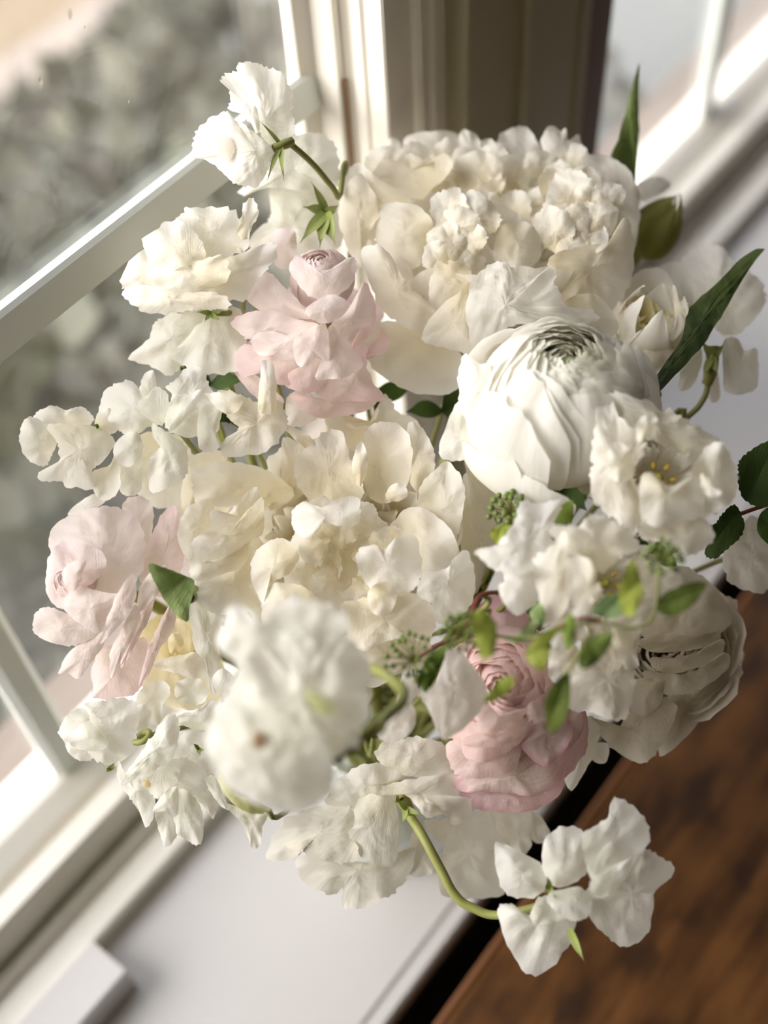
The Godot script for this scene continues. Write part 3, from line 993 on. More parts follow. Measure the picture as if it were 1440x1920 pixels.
	# ---- upper peony
	begin("peony", "large cream white peony at the top of the bouquet, seen from its side", "flower", 930, 430, 0.6, 4, CREAM0, CREAM1, "double peonies")
	ax = cd(0.0, 0.78, 0.63)
	peony(cur, at(925, 415, 0.606), ax, 0.061, 0.9, 2)
	tp([720,276, 740,258, 757,287, 746,330, 717,330], 0.622, 2, 1, {"root": [760, 400]})
	tp([757,264, 798,247, 857,250, 872,290, 843,325, 775,325], 0.62, 2, 1, {"root": [820, 400]})
	tp([862,252, 880,245, 900,264, 897,313, 868,319], 0.614, 2, 1, {"root": [880, 400]})
	tp([900,270, 921,261, 935,287, 925,330, 904,325], 0.612, 2, 1, {"root": [910, 400]})
	tp([932,264, 950,244, 985,238, 1014,276, 1032,337, 985,354, 940,337], 0.613, 2, 1.4, {"root": [975, 420], "nf": 5.0})
	tp([1014,264, 1032,235, 1050,245, 1061,241, 1067,264, 1084,252, 1089,276, 1071,311, 1045,335, 1030,311], 0.612, 2, 1.2, {"root": [1030, 420]})
	tp([1084,299, 1125,290, 1172,311, 1198,358, 1198,422, 1186,468, 1150,440, 1110,380, 1090,340], 0.606, -4, 1.2, {"root": [1080, 450]})
	tp([635,369, 650,325, 672,305, 711,335, 765,372, 745,398, 720,430, 690,450, 650,420], 0.588, 4, 1.5, {"k": 8})
	tp([699,328, 717,299, 745,300, 769,287, 804,305, 833,287, 848,317, 808,357, 775,375, 717,350], 0.597, -3, 2, {"frill": 0.03})
	tp([851,305, 892,282, 927,293, 950,328, 930,372, 874,366], 0.602, -2, 1.5)
	tp([1008,340, 1032,315, 1067,318, 1102,310, 1128,340, 1125,374, 1078,385, 1032,391], 0.592, -3, 2, {"frill": 0.03})
	tp([775,391, 833,322, 927,332, 1008,363, 1020,414, 950,443, 892,414, 851,402, 810,437], 0.606, -9, 1.5, {"k": 0})
	tp([705,392, 752,380, 792,392, 815,433, 792,492, 752,502, 708,456], 0.576, 5, 1.5, {"k": 6})
	tp([635,387, 668,325, 697,354, 710,400, 688,450, 676,500, 645,450], 0.584, 5, 1.2, {"k": 10})
	crumple(910, 318, 190, 22, 11, 0.606, 42, 90, 35)
	crumple(960, 395, 70, 30, 6, 0.597, 38, 90, 40)
	crumple(862, 450, 42, 48, 8, 0.568, 45, 100, 50)
	crumple(1090, 415, 52, 48, 9, 0.576, 45, 80, 50)
	tp([932,433, 962,413, 997,422, 1014,451, 1008,490, 962,505, 927,490], 0.571, 4, 1.2)
	tp([804,550, 816,495, 851,490, 885,515, 845,572, 813,583], 0.564, 3, 1)
	tp([1032,480, 1090,462, 1148,450, 1172,405, 1188,457, 1183,525, 1148,580, 1102,570, 1061,580, 1038,555, 1028,515], 0.573, 7, 1, {"k": 10})
	tp([679,649, 687,614, 717,602, 792,608, 830,630, 866,665, 871,696, 857,731, 798,740, 746,725, 705,696], 0.577, -10, 0.5, {"k": -8, "folds": 0.2})
	tp([676,474, 705,457, 734,480, 752,515, 775,544, 810,573, 813,591, 787,622, 740,602, 711,573, 693,527], 0.565, 6, 0.8, {"k": 8})
	tp([792,626, 816,585, 857,550, 880,527, 896,573, 890,620, 897,667, 845,655, 798,642], 0.56, 4, 1.2, {"k": 8})
	tp([1049,573, 1096,550, 1131,562, 1160,608, 1142,635, 1102,612, 1067,601], 0.564, 3, 1.6, {"k": 8})
	tp([880,540, 915,498, 950,492, 973,515, 1008,515, 1032,500, 1043,532, 1055,562, 1078,591, 1102,576, 1122,600, 1078,612, 1020,612, 962,612, 921,648, 903,670, 874,618], 0.551, 5, 0.9, {"k": 8, "c0": CREAM1, "c1": PURE1, "at": [948, 572], "folds": 0.25})


func pinks() -> void:
	var ax: Vector3
	# ---- upper pink
	begin("ranunculus", "pale pink ranunculus with loose layered petals, between the two big peonies", "flower", 604, 590, 0.555, 8, PINK0, PINK1, "ranunculus blooms")
	ax = cd(0.0, 0.6, 0.8)
	skirt(cur, at(600, 640, 0.585), ax, 0.036, 9, 0.3, 0.1, 0.03, PINK0, PINK2)
	ranunculus(cur, at(604, 520, 0.56), cd(0.0, 0.62, 0.78), 0.0155, 6, 0.2, 0.0, PINK0, PINK1, PINK1, Color(0.8, 0.7, 0.5))
	var p2 := {"c1": PINK2}
	tp([517,497, 508,440, 545,425, 556,450, 550,500], 0.572, 2, 1)
	tp([437,692, 467,695, 500,720, 533,751, 508,763, 471,738], 0.563, 3, 1, p2)
	tp([600,745, 692,728, 700,763, 617,785, 570,770, 545,738], 0.562, 4, 1, p2)
	tp([583,722, 642,705, 679,680, 700,717, 722,750, 658,752, 617,752], 0.556, 4, 1, p2)
	tp([442,672, 458,646, 508,655, 558,675, 570,713, 525,722, 487,702, 452,705], 0.552, 4, 1, p2)
	tp([517,697, 560,680, 600,672, 612,713, 583,736, 542,728], 0.55, 4, 1, p2)
	tp([458,551, 475,509, 508,513, 533,538, 575,580, 592,597, 558,598, 517,592, 483,580], 0.547, 3, 0.8)
	tp([679,530, 704,572, 700,613, 683,640, 658,652, 680,600], 0.548, 2, 0.8, p2)
	tp([433,605, 458,588, 508,582, 558,599, 596,609, 562,634, 517,622, 471,637, 446,622], 0.543, 3, 0.8, {"edge": PINK2})
	tp([471,636, 500,620, 546,626, 600,609, 590,640, 558,675, 517,668, 483,664], 0.54, 4, 0.8)
	tp([617,613, 654,578, 683,530, 700,559, 696,605, 667,624, 642,649, 625,632], 0.539, 3, 0.8, {"edge": PINK2})
	tp([617,613, 637,620, 660,650, 681,684, 650,707, 621,711, 592,709, 606,663], 0.536, 4, 0.8)
	tp([556,682, 552,634, 590,614, 612,609, 617,674, 592,669, 575,686], 0.531, 3, 0.8)
	tp([542,501, 558,532, 583,557, 621,560, 658,535, 670,497, 656,482, 620,505, 583,503, 560,478], 0.538, 5, 0.4, {"k": 4})
	tp([572,582, 600,559, 629,553, 656,572, 635,597, 606,607, 583,596], 0.527, 4, 0.4)
	# ---- left pink
	begin("ranunculus", "pale pink ranunculus at the left edge of the bouquet, turned to the window", "flower", 190, 1100, 0.55, 4, PINK0, PINK1, "ranunculus blooms")
	ranunculus(cur, at(137, 1084, 0.542), cd(-0.3, 0.1, 0.9), 0.0115, 6, 0.4, 0.0, PINK0, PINK1, PINK1, Color(0.9, 0.8, 0.7))
	tp([174,1297, 174,1245, 200,1210, 245,1205, 272,1195, 282,1234, 262,1290, 237,1307, 181,1311], 0.562, 4, 0.6, p2)
	tp([230,945, 252,930, 279,937, 288,960, 284,1015, 275,1045, 250,1020, 235,985], 0.558, 3, 0.6)
	tp([260,1078, 275,1025, 305,962, 331,950, 341,997, 345,1050, 325,1100, 300,1120, 272,1100], 0.556, 3, 0.8, p2)
	tp([260,1290, 275,1222, 294,1177, 320,1129, 335,1105, 326,1176, 300,1217, 279,1265], 0.549, 2, 0.6, p2)
	tp([127,964, 144,945, 177,926, 200,937, 170,960, 140,975], 0.565, 1, 0.5, {"c0": PURE1, "c1": PURE1})
	tp([91,1024, 102,986, 147,960, 192,949, 234,956, 262,982, 273,1025, 264,1075, 235,1112, 192,1125, 151,1102, 114,1065], 0.546, 6, 0.8, {"at": [190, 1040]})
	tp([61,1170, 69,1147, 91,1138, 125,1150, 162,1172, 195,1180, 162,1202, 129,1211, 87,1202, 65,1187], 0.543, 4, 0.6)
	tp([110,1262, 130,1222, 162,1200, 202,1183, 194,1210, 168,1247, 147,1273, 127,1262], 0.545, 3, 0.6)
	tp([87,1072, 95,1035, 117,1016, 151,1018, 192,1035, 196,1068, 160,1105, 142,1132, 112,1142, 87,1112], 0.537, 4, 0.6)
	tp([226,1247, 234,1204, 260,1147, 292,1108, 281,1157, 254,1209, 232,1247], 0.537, 2, 0.6, {"c1": PINK2})
	tp([117,1129, 147,1100, 189,1110, 232,1119, 202,1164, 181,1187, 147,1168, 125,1149], 0.531, 5, 0.5)
	tp([206,1262, 207,1222, 230,1175, 254,1134, 264,1162, 247,1202, 222,1247, 211,1271], 0.531, 3, 0.6)
	tp([260,1108, 282,1074, 314,1060, 308,1097, 284,1127, 260,1148], 0.531, 2, 0.5)
	tp([187,1206, 200,1164, 219,1115, 247,1076, 256,1102, 251,1134, 232,1164, 204,1194], 0.526, 3, 0.5)
	tp([121,1098, 117,1072, 132,1055, 161,1052, 153,1078, 146,1101, 132,1114], 0.527, 3, 0.4)
	# ---- lower pink
	begin("ranunculus", "deeper pink ranunculus low on the right, partly behind bright green leaves", "flower", 945, 1310, 0.53, 6, PINK0, PINK1, "ranunculus blooms")
	var low := Color(0.92, 0.75, 0.73)
	var rose := Color(0.82, 0.49, 0.57)
	ranunculus(cur, at(945, 1300, 0.541), cd(-0.12, 0.3, 0.95), 0.031, 9, 0.2, 0.12, PINK0, low, low, Color(0.45, 0.32, 0.16))
	k1 = low
	tp([902,1133, 928,1117, 976,1128, 1000,1186, 990,1222, 933,1227, 891,1222, 881,1175], 0.555, 3, 0.6, {"c1": rose})
	tp([1092,1335, 1102,1354, 1099,1407, 1073,1446, 1049,1462, 1020,1449, 1050,1400], 0.54, 3, 0.5, {"c1": rose})
	tp([863,1484, 933,1485, 1007,1488, 1057,1460, 1046,1494, 997,1520, 944,1523, 889,1515], 0.545, 4, 0.6, {"c1": rose})
	tp([855,1455, 928,1445, 976,1397, 1018,1430, 1062,1404, 1051,1462, 1007,1494, 965,1488, 912,1484, 862,1484], 0.534, 5, 0.8, {"edge": rose})
	tp([1058,1340, 1092,1330, 1094,1365, 1073,1399, 1047,1412, 1050,1370], 0.529, 3, 0.5, {"edge": rose})
	tp([836,1397, 868,1389, 877,1418, 914,1428, 972,1394, 967,1441, 930,1458, 870,1458, 847,1441], 0.523, 4, 0.6)
	tp([985,1378, 993,1318, 1035,1328, 1062,1342, 1073,1376, 1046,1420, 1018,1437, 979,1404], 0.523, 5, 0.5, {"edge": rose})
	tp([865,1393, 873,1365, 902,1352, 939,1370, 976,1346, 991,1360, 983,1383, 954,1409, 912,1429, 873,1420], 0.515, 5, 0.5)
	tp([868,1384, 905,1376, 945,1384, 985,1362, 978,1376, 945,1398, 905,1402, 872,1398], 0.511, 3, 0.3)
	tp([894,1335, 910,1315, 933,1340, 954,1335, 991,1329, 967,1356, 939,1371, 910,1363], 0.507, 3, 0.5)


func whites() -> void:
	var ax: Vector3
	# ---- round white ranunculus
	begin("ranunculus", "round white ranunculus with a pale green eye, right of the middle", "flower", 1045, 760, 0.52, 8, PURE0, PURE1, "ranunculus blooms")
	cur.set_meta("own_stem", true)
	ranunculus(cur, at(1050, 752, 0.53), cd(0.04, 0.6, 0.8), 0.0385, 13, 0.5, -0.05, PURE0, Color(0.93, 0.93, 0.84), PURE1, Color(0.62, 0.70, 0.42))
	ax = cd(0.04, 0.6, 0.8)
	for k in 9:
		var rad := 0.0385 * (1.0 + 0.012 * k)
		var zt: float = [1.36, 1.05, 1.2, 0.86, 1.3, 0.98, 1.12, 0.74, 1.25][k]
		part("petal", cup(at(1050, 752, 0.53) - ax * 0.0385 * 0.85, ax, 0.4 + k * 2.2, rr(0.62, 0.8), [Vector2(0.003, 0), Vector2(rad, -rad * 0.1), Vector2(rad * 1.3, rad * zt * 0.62), Vector2(rad * lerpf(1.0, 0.72, (zt - 0.74) / 0.6), rad * zt)], PURE0, PURE1, {"rnd": 0.2, "ruf": 0.012, "frill": 0.015, "spiral": rr(0.02, 0.05), "tc": 0.05, "vm": 0.5, "nu": 16, "nv": 13, "notch": rr(0.0, 0.04)}), M.petal, cur)
	stalk_to_vase([Vector3(1015, 860, 0.545), Vector3(990, 915, 0.547), Vector3(972, 960, 0.556), Vector3(930, 1040, 0.59)], 0.0028)
	tp([822,850, 835,800, 862,750, 882,790, 909,845, 880,860, 845,864], 0.528, 2, 0.6, {"g": [-6, 3]})
	tp([871,665, 859,702, 862,757, 885,810, 923,848, 930,765, 920,690, 895,680], 0.521, 5, 0.4, {"g": [-16, 0]})
	# ---- lisianthus, upper left
	begin("lisianthus", "frilled white lisianthus at the upper left, in front of the window bar", "flower", 365, 510, 0.545, 6, WHITE0, PURE1, "lisianthus blooms")
	var fr := {"frill": 0.05}
	lisianthus(cur, at(360, 495, 0.557), cd(-0.1, 0.6, 0.8), 0.022, 0.1, WHITE0, PURE1, 0.2)
	tp([450,413, 458,380, 475,372, 485,401, 471,430, 460,470, 440,460], 0.553, 2, 1.5, fr)
	tp([329,422, 346,392, 379,388, 433,392, 458,426, 467,460, 433,480, 375,488, 337,463], 0.549, -3, 2, fr)
	tp([227,538, 237,497, 271,467, 300,480, 310,530, 290,550, 254,545], 0.553, 3, 1.5, fr)
	tp([267,455, 304,422, 338,413, 375,447, 383,488, 338,505, 292,497], 0.541, 3, 2, fr)
	tp([400,500, 450,476, 508,455, 519,482, 494,511, 455,565, 400,552, 375,534], 0.544, 3, 2, fr)
	tp([280,500, 338,500, 400,480, 425,488, 425,530, 338,545, 290,535], 0.538, 3, 2, fr)
	tp([227,547, 258,534, 304,540, 375,545, 421,555, 427,578, 367,580, 312,590, 262,580, 239,563], 0.533, 4, 1.5, {"frill": 0.05, "k": 12})
	# ---- lisianthus, right
	begin("lisianthus", "crumpled white lisianthus with a yellow heart, right of the round white ranunculus", "flower", 1240, 880, 0.5, -6, WHITE0, WHITE1, "lisianthus blooms")
	lisianthus(cur, at(1240, 890, 0.512), cd(0.0, 0.2, 0.97), 0.024, 0.1, WHITE0, WHITE1, 0.0)
	tp([1127,752, 1157,736, 1215,752, 1269,777, 1298,794, 1357,832, 1330,862, 1282,850, 1223,825, 1194,817, 1140,800], 0.507, 2, 2, fr)
	tp([1107,857, 1115,800, 1123,748, 1140,740, 1165,786, 1205,815, 1208,848, 1186,890, 1202,932, 1207,977, 1173,992, 1148,967, 1115,942, 1104,898], 0.493, 4, 2, {"frill": 0.04, "k": 5})
	tp([1315,848, 1350,828, 1375,865, 1384,911, 1367,944, 1319,971, 1300,940, 1296,898], 0.491, 4, 2, {"frill": 0.04, "k": 5})
	tp([1202,895, 1220,886, 1257,911, 1302,894, 1321,932, 1313,967, 1257,988, 1209,979, 1198,932], 0.483, 4, 2, {"frill": 0.03, "k": 8})
	tp([1205,975, 1257,980, 1317,970, 1340,1007, 1313,1034, 1282,1042, 1238,1017, 1203,1009], 0.492, 3, 2, {"frill": 0.04, "k": 8})
	tp([1192,798, 1215,775, 1234,788, 1222,812, 1200,828], 0.483, 3, 1, fr)
	tp([1315,888, 1330,900, 1354,922, 1334,932, 1316,919], 0.476, 3, 1, fr)
	tp([1140,845, 1160,830, 1185,850, 1188,890, 1160,905, 1142,880], 0.484, 3, 1.5, fr)
	# ---- lisianthus, middle right
	begin("lisianthus", "frilled white lisianthus with a dark yellow throat, behind the bright green leaves", "flower", 1130, 1085, 0.49, -4, WHITE0, WHITE1, "lisianthus blooms")
	lisianthus(cur, at(1142, 1092, 0.5), cd(0.1, 0.1, 0.97), 0.02, 0.1, WHITE0, WHITE1, 0.0)
	tp([1030,993, 1059,984, 1084,984, 1104,967, 1129,968, 1151,978, 1187,1000, 1201,1030, 1167,1040, 1136,1070, 1100,1060, 1060,1050], 0.483, 2, 2, {"frill": 0.05})
	tp([998,1066, 1005,1044, 1040,1018, 1059,996, 1072,1050, 1069,1098, 1061,1145, 1021,1175, 1013,1124, 1004,1092], 0.478, 4, 1.5, {"frill": 0.05, "k": 6})
	tp([1190,1040, 1231,1062, 1268,1067, 1278,1092, 1257,1112, 1228,1120, 1200,1098], 0.488, 3, 1.5, {"frill": 0.05, "k": 6})
	tp([1187,1143, 1206,1115, 1227,1120, 1229,1151, 1206,1170, 1167,1180, 1140,1170, 1152,1148], 0.481, 3, 1.5, {"frill": 0.05, "k": 6})
	tp([1062,1045, 1104,1050, 1119,1079, 1128,1104, 1134,1126, 1110,1130, 1114,1154, 1078,1160, 1062,1124], 0.473, 3, 1.5, {"frill": 0.05, "k": 6})
	tp([1019,1183, 1059,1150, 1080,1157, 1087,1194, 1059,1222, 1033,1209], 0.482, 3, 1.5, {"frill": 0.04, "k": 8})
	tp([1075,1261, 1100,1212, 1145,1188, 1190,1186, 1200,1215, 1190,1245, 1192,1274, 1185,1315, 1169,1349, 1145,1349, 1104,1336, 1070,1330, 1066,1283], 0.503, 4, 2, {"frill": 0.04, "k": 8})
	tp([1150,1175, 1201,1178, 1194,1216, 1197,1251, 1167,1252, 1150,1220], 0.496, 3, 1.5, {"k": 8})
	tp([1033,1215, 1078,1209, 1088,1239, 1075,1285, 1033,1275, 1028,1245], 0.508, 3, 1.5, {"k": 8})
	# ---- rose, its shade put into beige petal colours
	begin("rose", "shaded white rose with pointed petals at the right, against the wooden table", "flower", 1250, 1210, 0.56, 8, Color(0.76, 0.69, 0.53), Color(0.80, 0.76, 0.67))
	rose_bloom()
	# ---- double tulip and tulip bud
	begin("tulip", "half open cream double tulip between the top peony and a long dark leaf", "flower", 1215, 590, 0.58, 5, CREAM0, WHITE1)
	tulip(cur, at(1205, 660, 0.592), cd(0.1, 0.6, 0.75), 0.0165, 0.034, 0.4, 0.7, Color(0.8, 0.78, 0.45), WHITE1, 2)
	tuft(cur, at(1200, 590, 0.585), cd(0.05, 0.5, 0.85), 0.012, 12, Color(0.8, 0.76, 0.36), Color(0.92, 0.87, 0.6))
	tp([1169,547, 1192,513, 1219,502, 1246,507, 1264,536, 1270,570, 1227,582, 1185,580], 0.592, -4, 0.8)
	tp([1262,535, 1279,563, 1293,570, 1291,601, 1279,615, 1266,600], 0.581, 3, 0.8)
	tp([1187,657, 1212,624, 1235,602, 1272,595, 1280,613, 1275,642, 1256,673, 1227,700, 1215,684], 0.571, 6, 0.8)
	tp([1150,570, 1165,560, 1180,590, 1192,640, 1170,640, 1150,610], 0.579, 3, 0.8)
	begin("tulip", "closed green tulip bud behind the top peony, near the window track", "flower", 1235, 415, 0.64, 5, Color(0.33, 0.36, 0.09), Color(0.42, 0.43, 0.14))
	tulip(cur, at(1196, 474, 0.642), cd(0.42, 0.62, 0.4), 0.0145, 0.034, 0.4, 0.12, Color(0.33, 0.37, 0.08), Color(0.40, 0.40, 0.13), 2)
	tp([1190,352, 1210,334, 1233,330, 1252,338, 1257,352, 1222,372, 1198,376], 0.655, 3, 0.5, {"c0": CREAM1, "c1": PURE1})


func rose_bloom() -> void:
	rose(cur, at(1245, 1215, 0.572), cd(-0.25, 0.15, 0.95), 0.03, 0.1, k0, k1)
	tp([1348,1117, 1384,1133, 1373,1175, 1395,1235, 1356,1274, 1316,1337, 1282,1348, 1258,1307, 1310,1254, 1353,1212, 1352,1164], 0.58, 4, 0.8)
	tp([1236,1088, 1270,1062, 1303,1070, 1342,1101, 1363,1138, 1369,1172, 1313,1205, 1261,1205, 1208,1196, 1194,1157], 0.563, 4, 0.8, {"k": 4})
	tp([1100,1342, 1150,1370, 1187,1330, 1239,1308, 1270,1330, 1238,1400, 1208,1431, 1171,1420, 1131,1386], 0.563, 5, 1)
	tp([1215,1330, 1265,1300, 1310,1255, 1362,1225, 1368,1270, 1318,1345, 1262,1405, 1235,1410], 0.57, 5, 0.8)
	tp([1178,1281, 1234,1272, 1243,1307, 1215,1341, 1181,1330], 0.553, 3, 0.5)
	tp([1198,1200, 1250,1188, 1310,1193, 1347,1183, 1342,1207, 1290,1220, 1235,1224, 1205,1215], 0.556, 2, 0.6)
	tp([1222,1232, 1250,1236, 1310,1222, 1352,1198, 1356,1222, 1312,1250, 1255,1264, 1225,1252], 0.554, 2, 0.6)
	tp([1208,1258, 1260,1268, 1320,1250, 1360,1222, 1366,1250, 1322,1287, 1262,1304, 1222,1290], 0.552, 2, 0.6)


func pea(label: String, x: float, y: float, d: float, c0 := PURE0, c1 := PURE1) -> void:
	begin("sweet_pea", label, "flower", x, y, d, 3, c0, c1, "white sweet pea sprays")


func sepals(x: float, y: float, d: float, list: Array) -> void:
	for q in list:
		hleaf(cur, Vector3(x, y, d), Vector3(q.x, q.y, d - 0.003), q.z, 20.0, Color(0.34, 0.41, 0.11), Color(0.45, 0.50, 0.19), {"tc": 0.95, "vm": 0.25, "b0": 0.7, "point": 0.1})


func sweet_peas() -> void:
	var b := {"name": "banner", "nf": 7.0, "folds": 0.6, "frill": 0.03}
	var w := {"name": "wing", "folds": 0.3}
	# ---- top left, over the window
	pea("white sweet pea spray highest at the upper left, over the window bar", 515, 270, 0.55)
	into = sub("blossom", cur)
	tp([478,241, 456,214, 429,206, 431,188, 429,168, 413,152, 422,138, 444,134, 443,126, 458,117, 480,116, 500,126, 522,134, 544,159, 552,190, 550,223, 551,250, 513,272, 496,262], 0.551, 3, 1.2, b.merged({"at": [497, 225]}))
	tp([509,277, 473,246, 456,232, 436,223, 429,210, 420,209, 396,221, 369,243, 361,268, 360,294, 382,299, 407,314, 433,341, 460,350, 482,348, 500,325, 510,299], 0.543, 4, 1.2, w.merged({"at": [480, 282]}))
	tp([482,250, 462,215, 455,200, 470,192, 482,205, 487,232], 0.541, 2, 0.5, w)
	tp([408,255, 428,258, 440,276, 432,298, 414,300, 402,278], 0.5413, 0.3, 0.1, {"name": "blemish", "c0": Color(0.93, 0.86, 0.76), "c1": Color(0.945, 0.915, 0.87), "rings": 4, "folds": 0.0, "lump": 0.0, "curl": 0.0, "cyl": 0.0})
	into = sub("blossom", cur)
	tp([520,290, 545,258, 585,247, 616,257, 634,285, 636,340, 620,356, 560,356, 500,352, 455,368, 452,352, 490,330], 0.585, 3, 1.2, b)
	tp([507,358, 560,350, 625,350, 645,400, 640,460, 590,480, 540,485, 480,475, 466,452, 495,420, 508,400], 0.592, 3, 1.2, b)
	into = null
	stalk([Vector3(512, 278, 0.545), Vector3(530, 272, 0.546), Vector3(545, 266, 0.55)], 0.0018, 0.0024, "calyx")
	sepals(527, 272, 0.545, [Vector3(502, 336, 10), Vector3(532, 334, 11), Vector3(490, 230, 8)])
	stalk_to_vase([Vector3(541, 267, 0.549), Vector3(579, 300, 0.558), Vector3(610, 335, 0.567), Vector3(634, 370, 0.58), Vector3(655, 430, 0.61)], 0.0013)
	sepals(612, 398, 0.575, [Vector3(585, 343, 16), Vector3(570, 388, 22), Vector3(634, 385, 18)])
	sepals(610, 400, 0.573, [Vector3(600, 460, 26), Vector3(628, 455, 30), Vector3(565, 452, 24)])
	# ---- beneath the upper left lisianthus
	pea("white sweet pea hanging below the frilled lisianthus, its green cap showing", 400, 600, 0.565)
	tp([364,578, 330,582, 304,595, 287,609, 279,634, 242,672, 285,688, 321,705, 342,682, 367,640, 396,597], 0.565, 4, 1, b)
	tp([383,598, 417,580, 450,580, 462,622, 455,690, 400,702, 346,688, 323,665, 350,634], 0.56, 4, 1, b)
	sepals(396, 588, 0.548, [Vector3(370, 585, 11), Vector3(384, 602, 11), Vector3(412, 600, 11), Vector3(418, 582, 10)])
	stalk_to_vase([Vector3(395, 588, 0.55), Vector3(425, 588, 0.555), Vector3(450, 588, 0.57), Vector3(500, 640, 0.6)], 0.0012)
	sepals(330, 670, 0.57, [Vector3(345, 690, 16)])
	# ---- left cluster
	pea("white sweet pea cluster reaching farthest left, above the pale pink ranunculus", 150, 830, 0.552, WHITE0, PURE1)
	into = sub("blossom", cur)
	tp([62,782, 80,766, 103,760, 123,769, 150,762, 167,772, 176,787, 160,802, 126,800, 94,800, 77,795], 0.555, 3, 1, b)
	tp([39,801, 50,784, 65,782, 88,798, 103,810, 106,833, 96,857, 85,874, 68,871, 47,857, 37,827], 0.55, 3, 1, b)
	tp([88,798, 126,793, 161,796, 199,808, 215,833, 192,866, 174,882, 177,914, 141,914, 123,914, 112,902, 77,902, 72,886, 106,871, 111,851, 106,828], 0.545, 4, 1, w.merged({"at": [148, 845]}))
	into = sub("blossom", cur)
	tp([173,912, 174,884, 205,872, 217,849, 226,883, 222,921, 199,939, 182,932], 0.548, -3, 0.8, w)
	tp([185,772, 178,800, 200,815, 222,806, 225,780, 205,765], 0.548, 3, 0.8, w)
	into = null
	sepals(183, 800, 0.543, [Vector3(176, 796, 9), Vector3(190, 806, 8)])
	stalk_to_vase([Vector3(180, 805, 0.549), Vector3(240, 850, 0.57), Vector3(320, 900, 0.59)], 0.0012)
	pea("white sweet pea spray left of the middle peony, with one pointed hanging petal", 300, 790, 0.545)
	tp([250,820, 345,820, 362,900, 345,950, 275,945, 245,895], 0.572, -4, 1.5, {"c0": CREAM0, "c1": CREAM1})
	into = sub("blossom", cur)
	tp([263,722, 270,702, 287,694, 292,717, 294,750, 275,753, 258,740], 0.56, 2, 0.6, b)
	tp([185,769, 199,731, 222,718, 249,715, 272,746, 292,725, 312,737, 320,769, 306,797, 287,797, 257,815, 234,815, 215,800, 203,789], 0.546, 4, 1.2, b)
	into = sub("blossom", cur)
	tp([311,725, 330,711, 345,693, 368,686, 384,698, 392,722, 415,766, 405,812, 374,820, 336,818, 308,797, 317,766, 320,740], 0.54, 4, 1.2, b)
	tp([374,763, 400,760, 417,768, 405,812, 414,835, 395,848, 372,835], 0.536, 2, 0.6, w)
	tp([325,780, 350,745, 378,730, 374,760, 345,790, 318,810], 0.532, 3, 0.5, w)
	into = sub("blossom", cur)
	tp([222,874, 263,855, 266,909, 252,929, 226,923], 0.556, 3, 0.8, w)
	tp([234,814, 257,811, 268,833, 264,857, 240,876, 215,860, 215,833], 0.543, 3, 0.8, w)
	tp([287,795, 310,808, 347,833, 353,868, 347,895, 316,914, 284,924, 278,892, 284,857, 302,836, 287,819], 0.532, 4, 0.8, b.merged({"at": [318, 860]}))
	into = null
	stalk_to_vase([Vector3(330, 800, 0.55), Vector3(370, 850, 0.575), Vector3(430, 920, 0.6)], 0.0012)
	pea("white sweet pea with an upright rolled petal, above the middle peony", 480, 780, 0.54, WHITE0, PURE1)
	tp([535,757, 545,738, 575,731, 594,760, 592,787, 560,800, 538,795], 0.566, 3, 0.8, {"c0": CREAM1, "c1": PINK1})
	tp([387,740, 425,731, 463,745, 490,757, 520,750, 535,770, 540,795, 521,830, 484,850, 425,857, 413,849, 421,823, 447,806, 434,792, 416,770, 399,756], 0.54, 4, 1.2, b.merged({"at": [480, 795]}))
	tp([484,765, 491,681, 503,678, 514,688, 519,735, 512,772, 496,776], 0.534, 5, 0.4, w)
	tp([390,742, 420,735, 455,748, 440,775, 412,770], 0.533, 2, 0.8, w)
	stalk_to_vase([Vector3(480, 820, 0.55), Vector3(500, 880, 0.58)], 0.0012)
	# ---- between left pink and peony: a cream bloom deep in the bouquet
	begin("sweet_pea", "cream sweet pea deep between the left pink ranunculus and the middle peony", "flower", 330, 1210, 0.56, 3, CREAM0, CREAM1, "white sweet pea sprays")
	var yel := Color(0.90, 0.76, 0.40)
	tp([262,1180, 320,1150, 385,1170, 420,1250, 410,1330, 340,1330, 280,1310, 255,1250], 0.59, -4, 1.4, {"c0": yel, "c1": CREAM0})
	tp([303,1182, 320,1160, 350,1170, 358,1215, 340,1242, 308,1236], 0.57, -3, 1.4, {"c0": yel, "c1": CREAM0})
	tp([316,1195, 334,1185, 345,1205, 332,1228, 318,1222], 0.56, 2, 1, {"c0": yel, "c1": CREAM0})
	tp([288,1245, 305,1235, 342,1228, 371,1224, 388,1262, 365,1273, 331,1263, 297,1254], 0.545, 3, 0.8)
	stalk_to_vase([Vector3(350, 1230, 0.575), Vector3(430, 1240, 0.6)], 0.0012)
	# ---- lower left
	pea("white sweet pea at the lower left above the window track, curled round a green hook", 200, 1370, 0.545)
	tp([255,1315, 263,1294, 281,1280, 301,1275, 316,1285, 319,1303, 306,1320, 300,1360, 280,1350, 268,1330], 0.557, -4, 0.5, w)
	tp([250,1329, 269,1320, 283,1335, 280,1358, 263,1372, 250,1358], 0.552, 2, 0.4, w)
	tp([110,1373, 121,1347, 144,1329, 172,1326, 175,1353, 172,1393, 175,1422, 153,1426, 130,1413, 118,1388], 0.552, 3, 0.8, b)
	tp([158,1320, 187,1315, 217,1307, 243,1311, 258,1323, 254,1370, 257,1405, 230,1425, 217,1436, 194,1433, 174,1422, 165,1393, 168,1347], 0.543, 4, 0.8, b)
	tp([129,1382, 147,1362, 167,1351, 187,1373, 204,1393, 190,1407, 158,1407, 136,1399], 0.537, 3, 0.6, w)
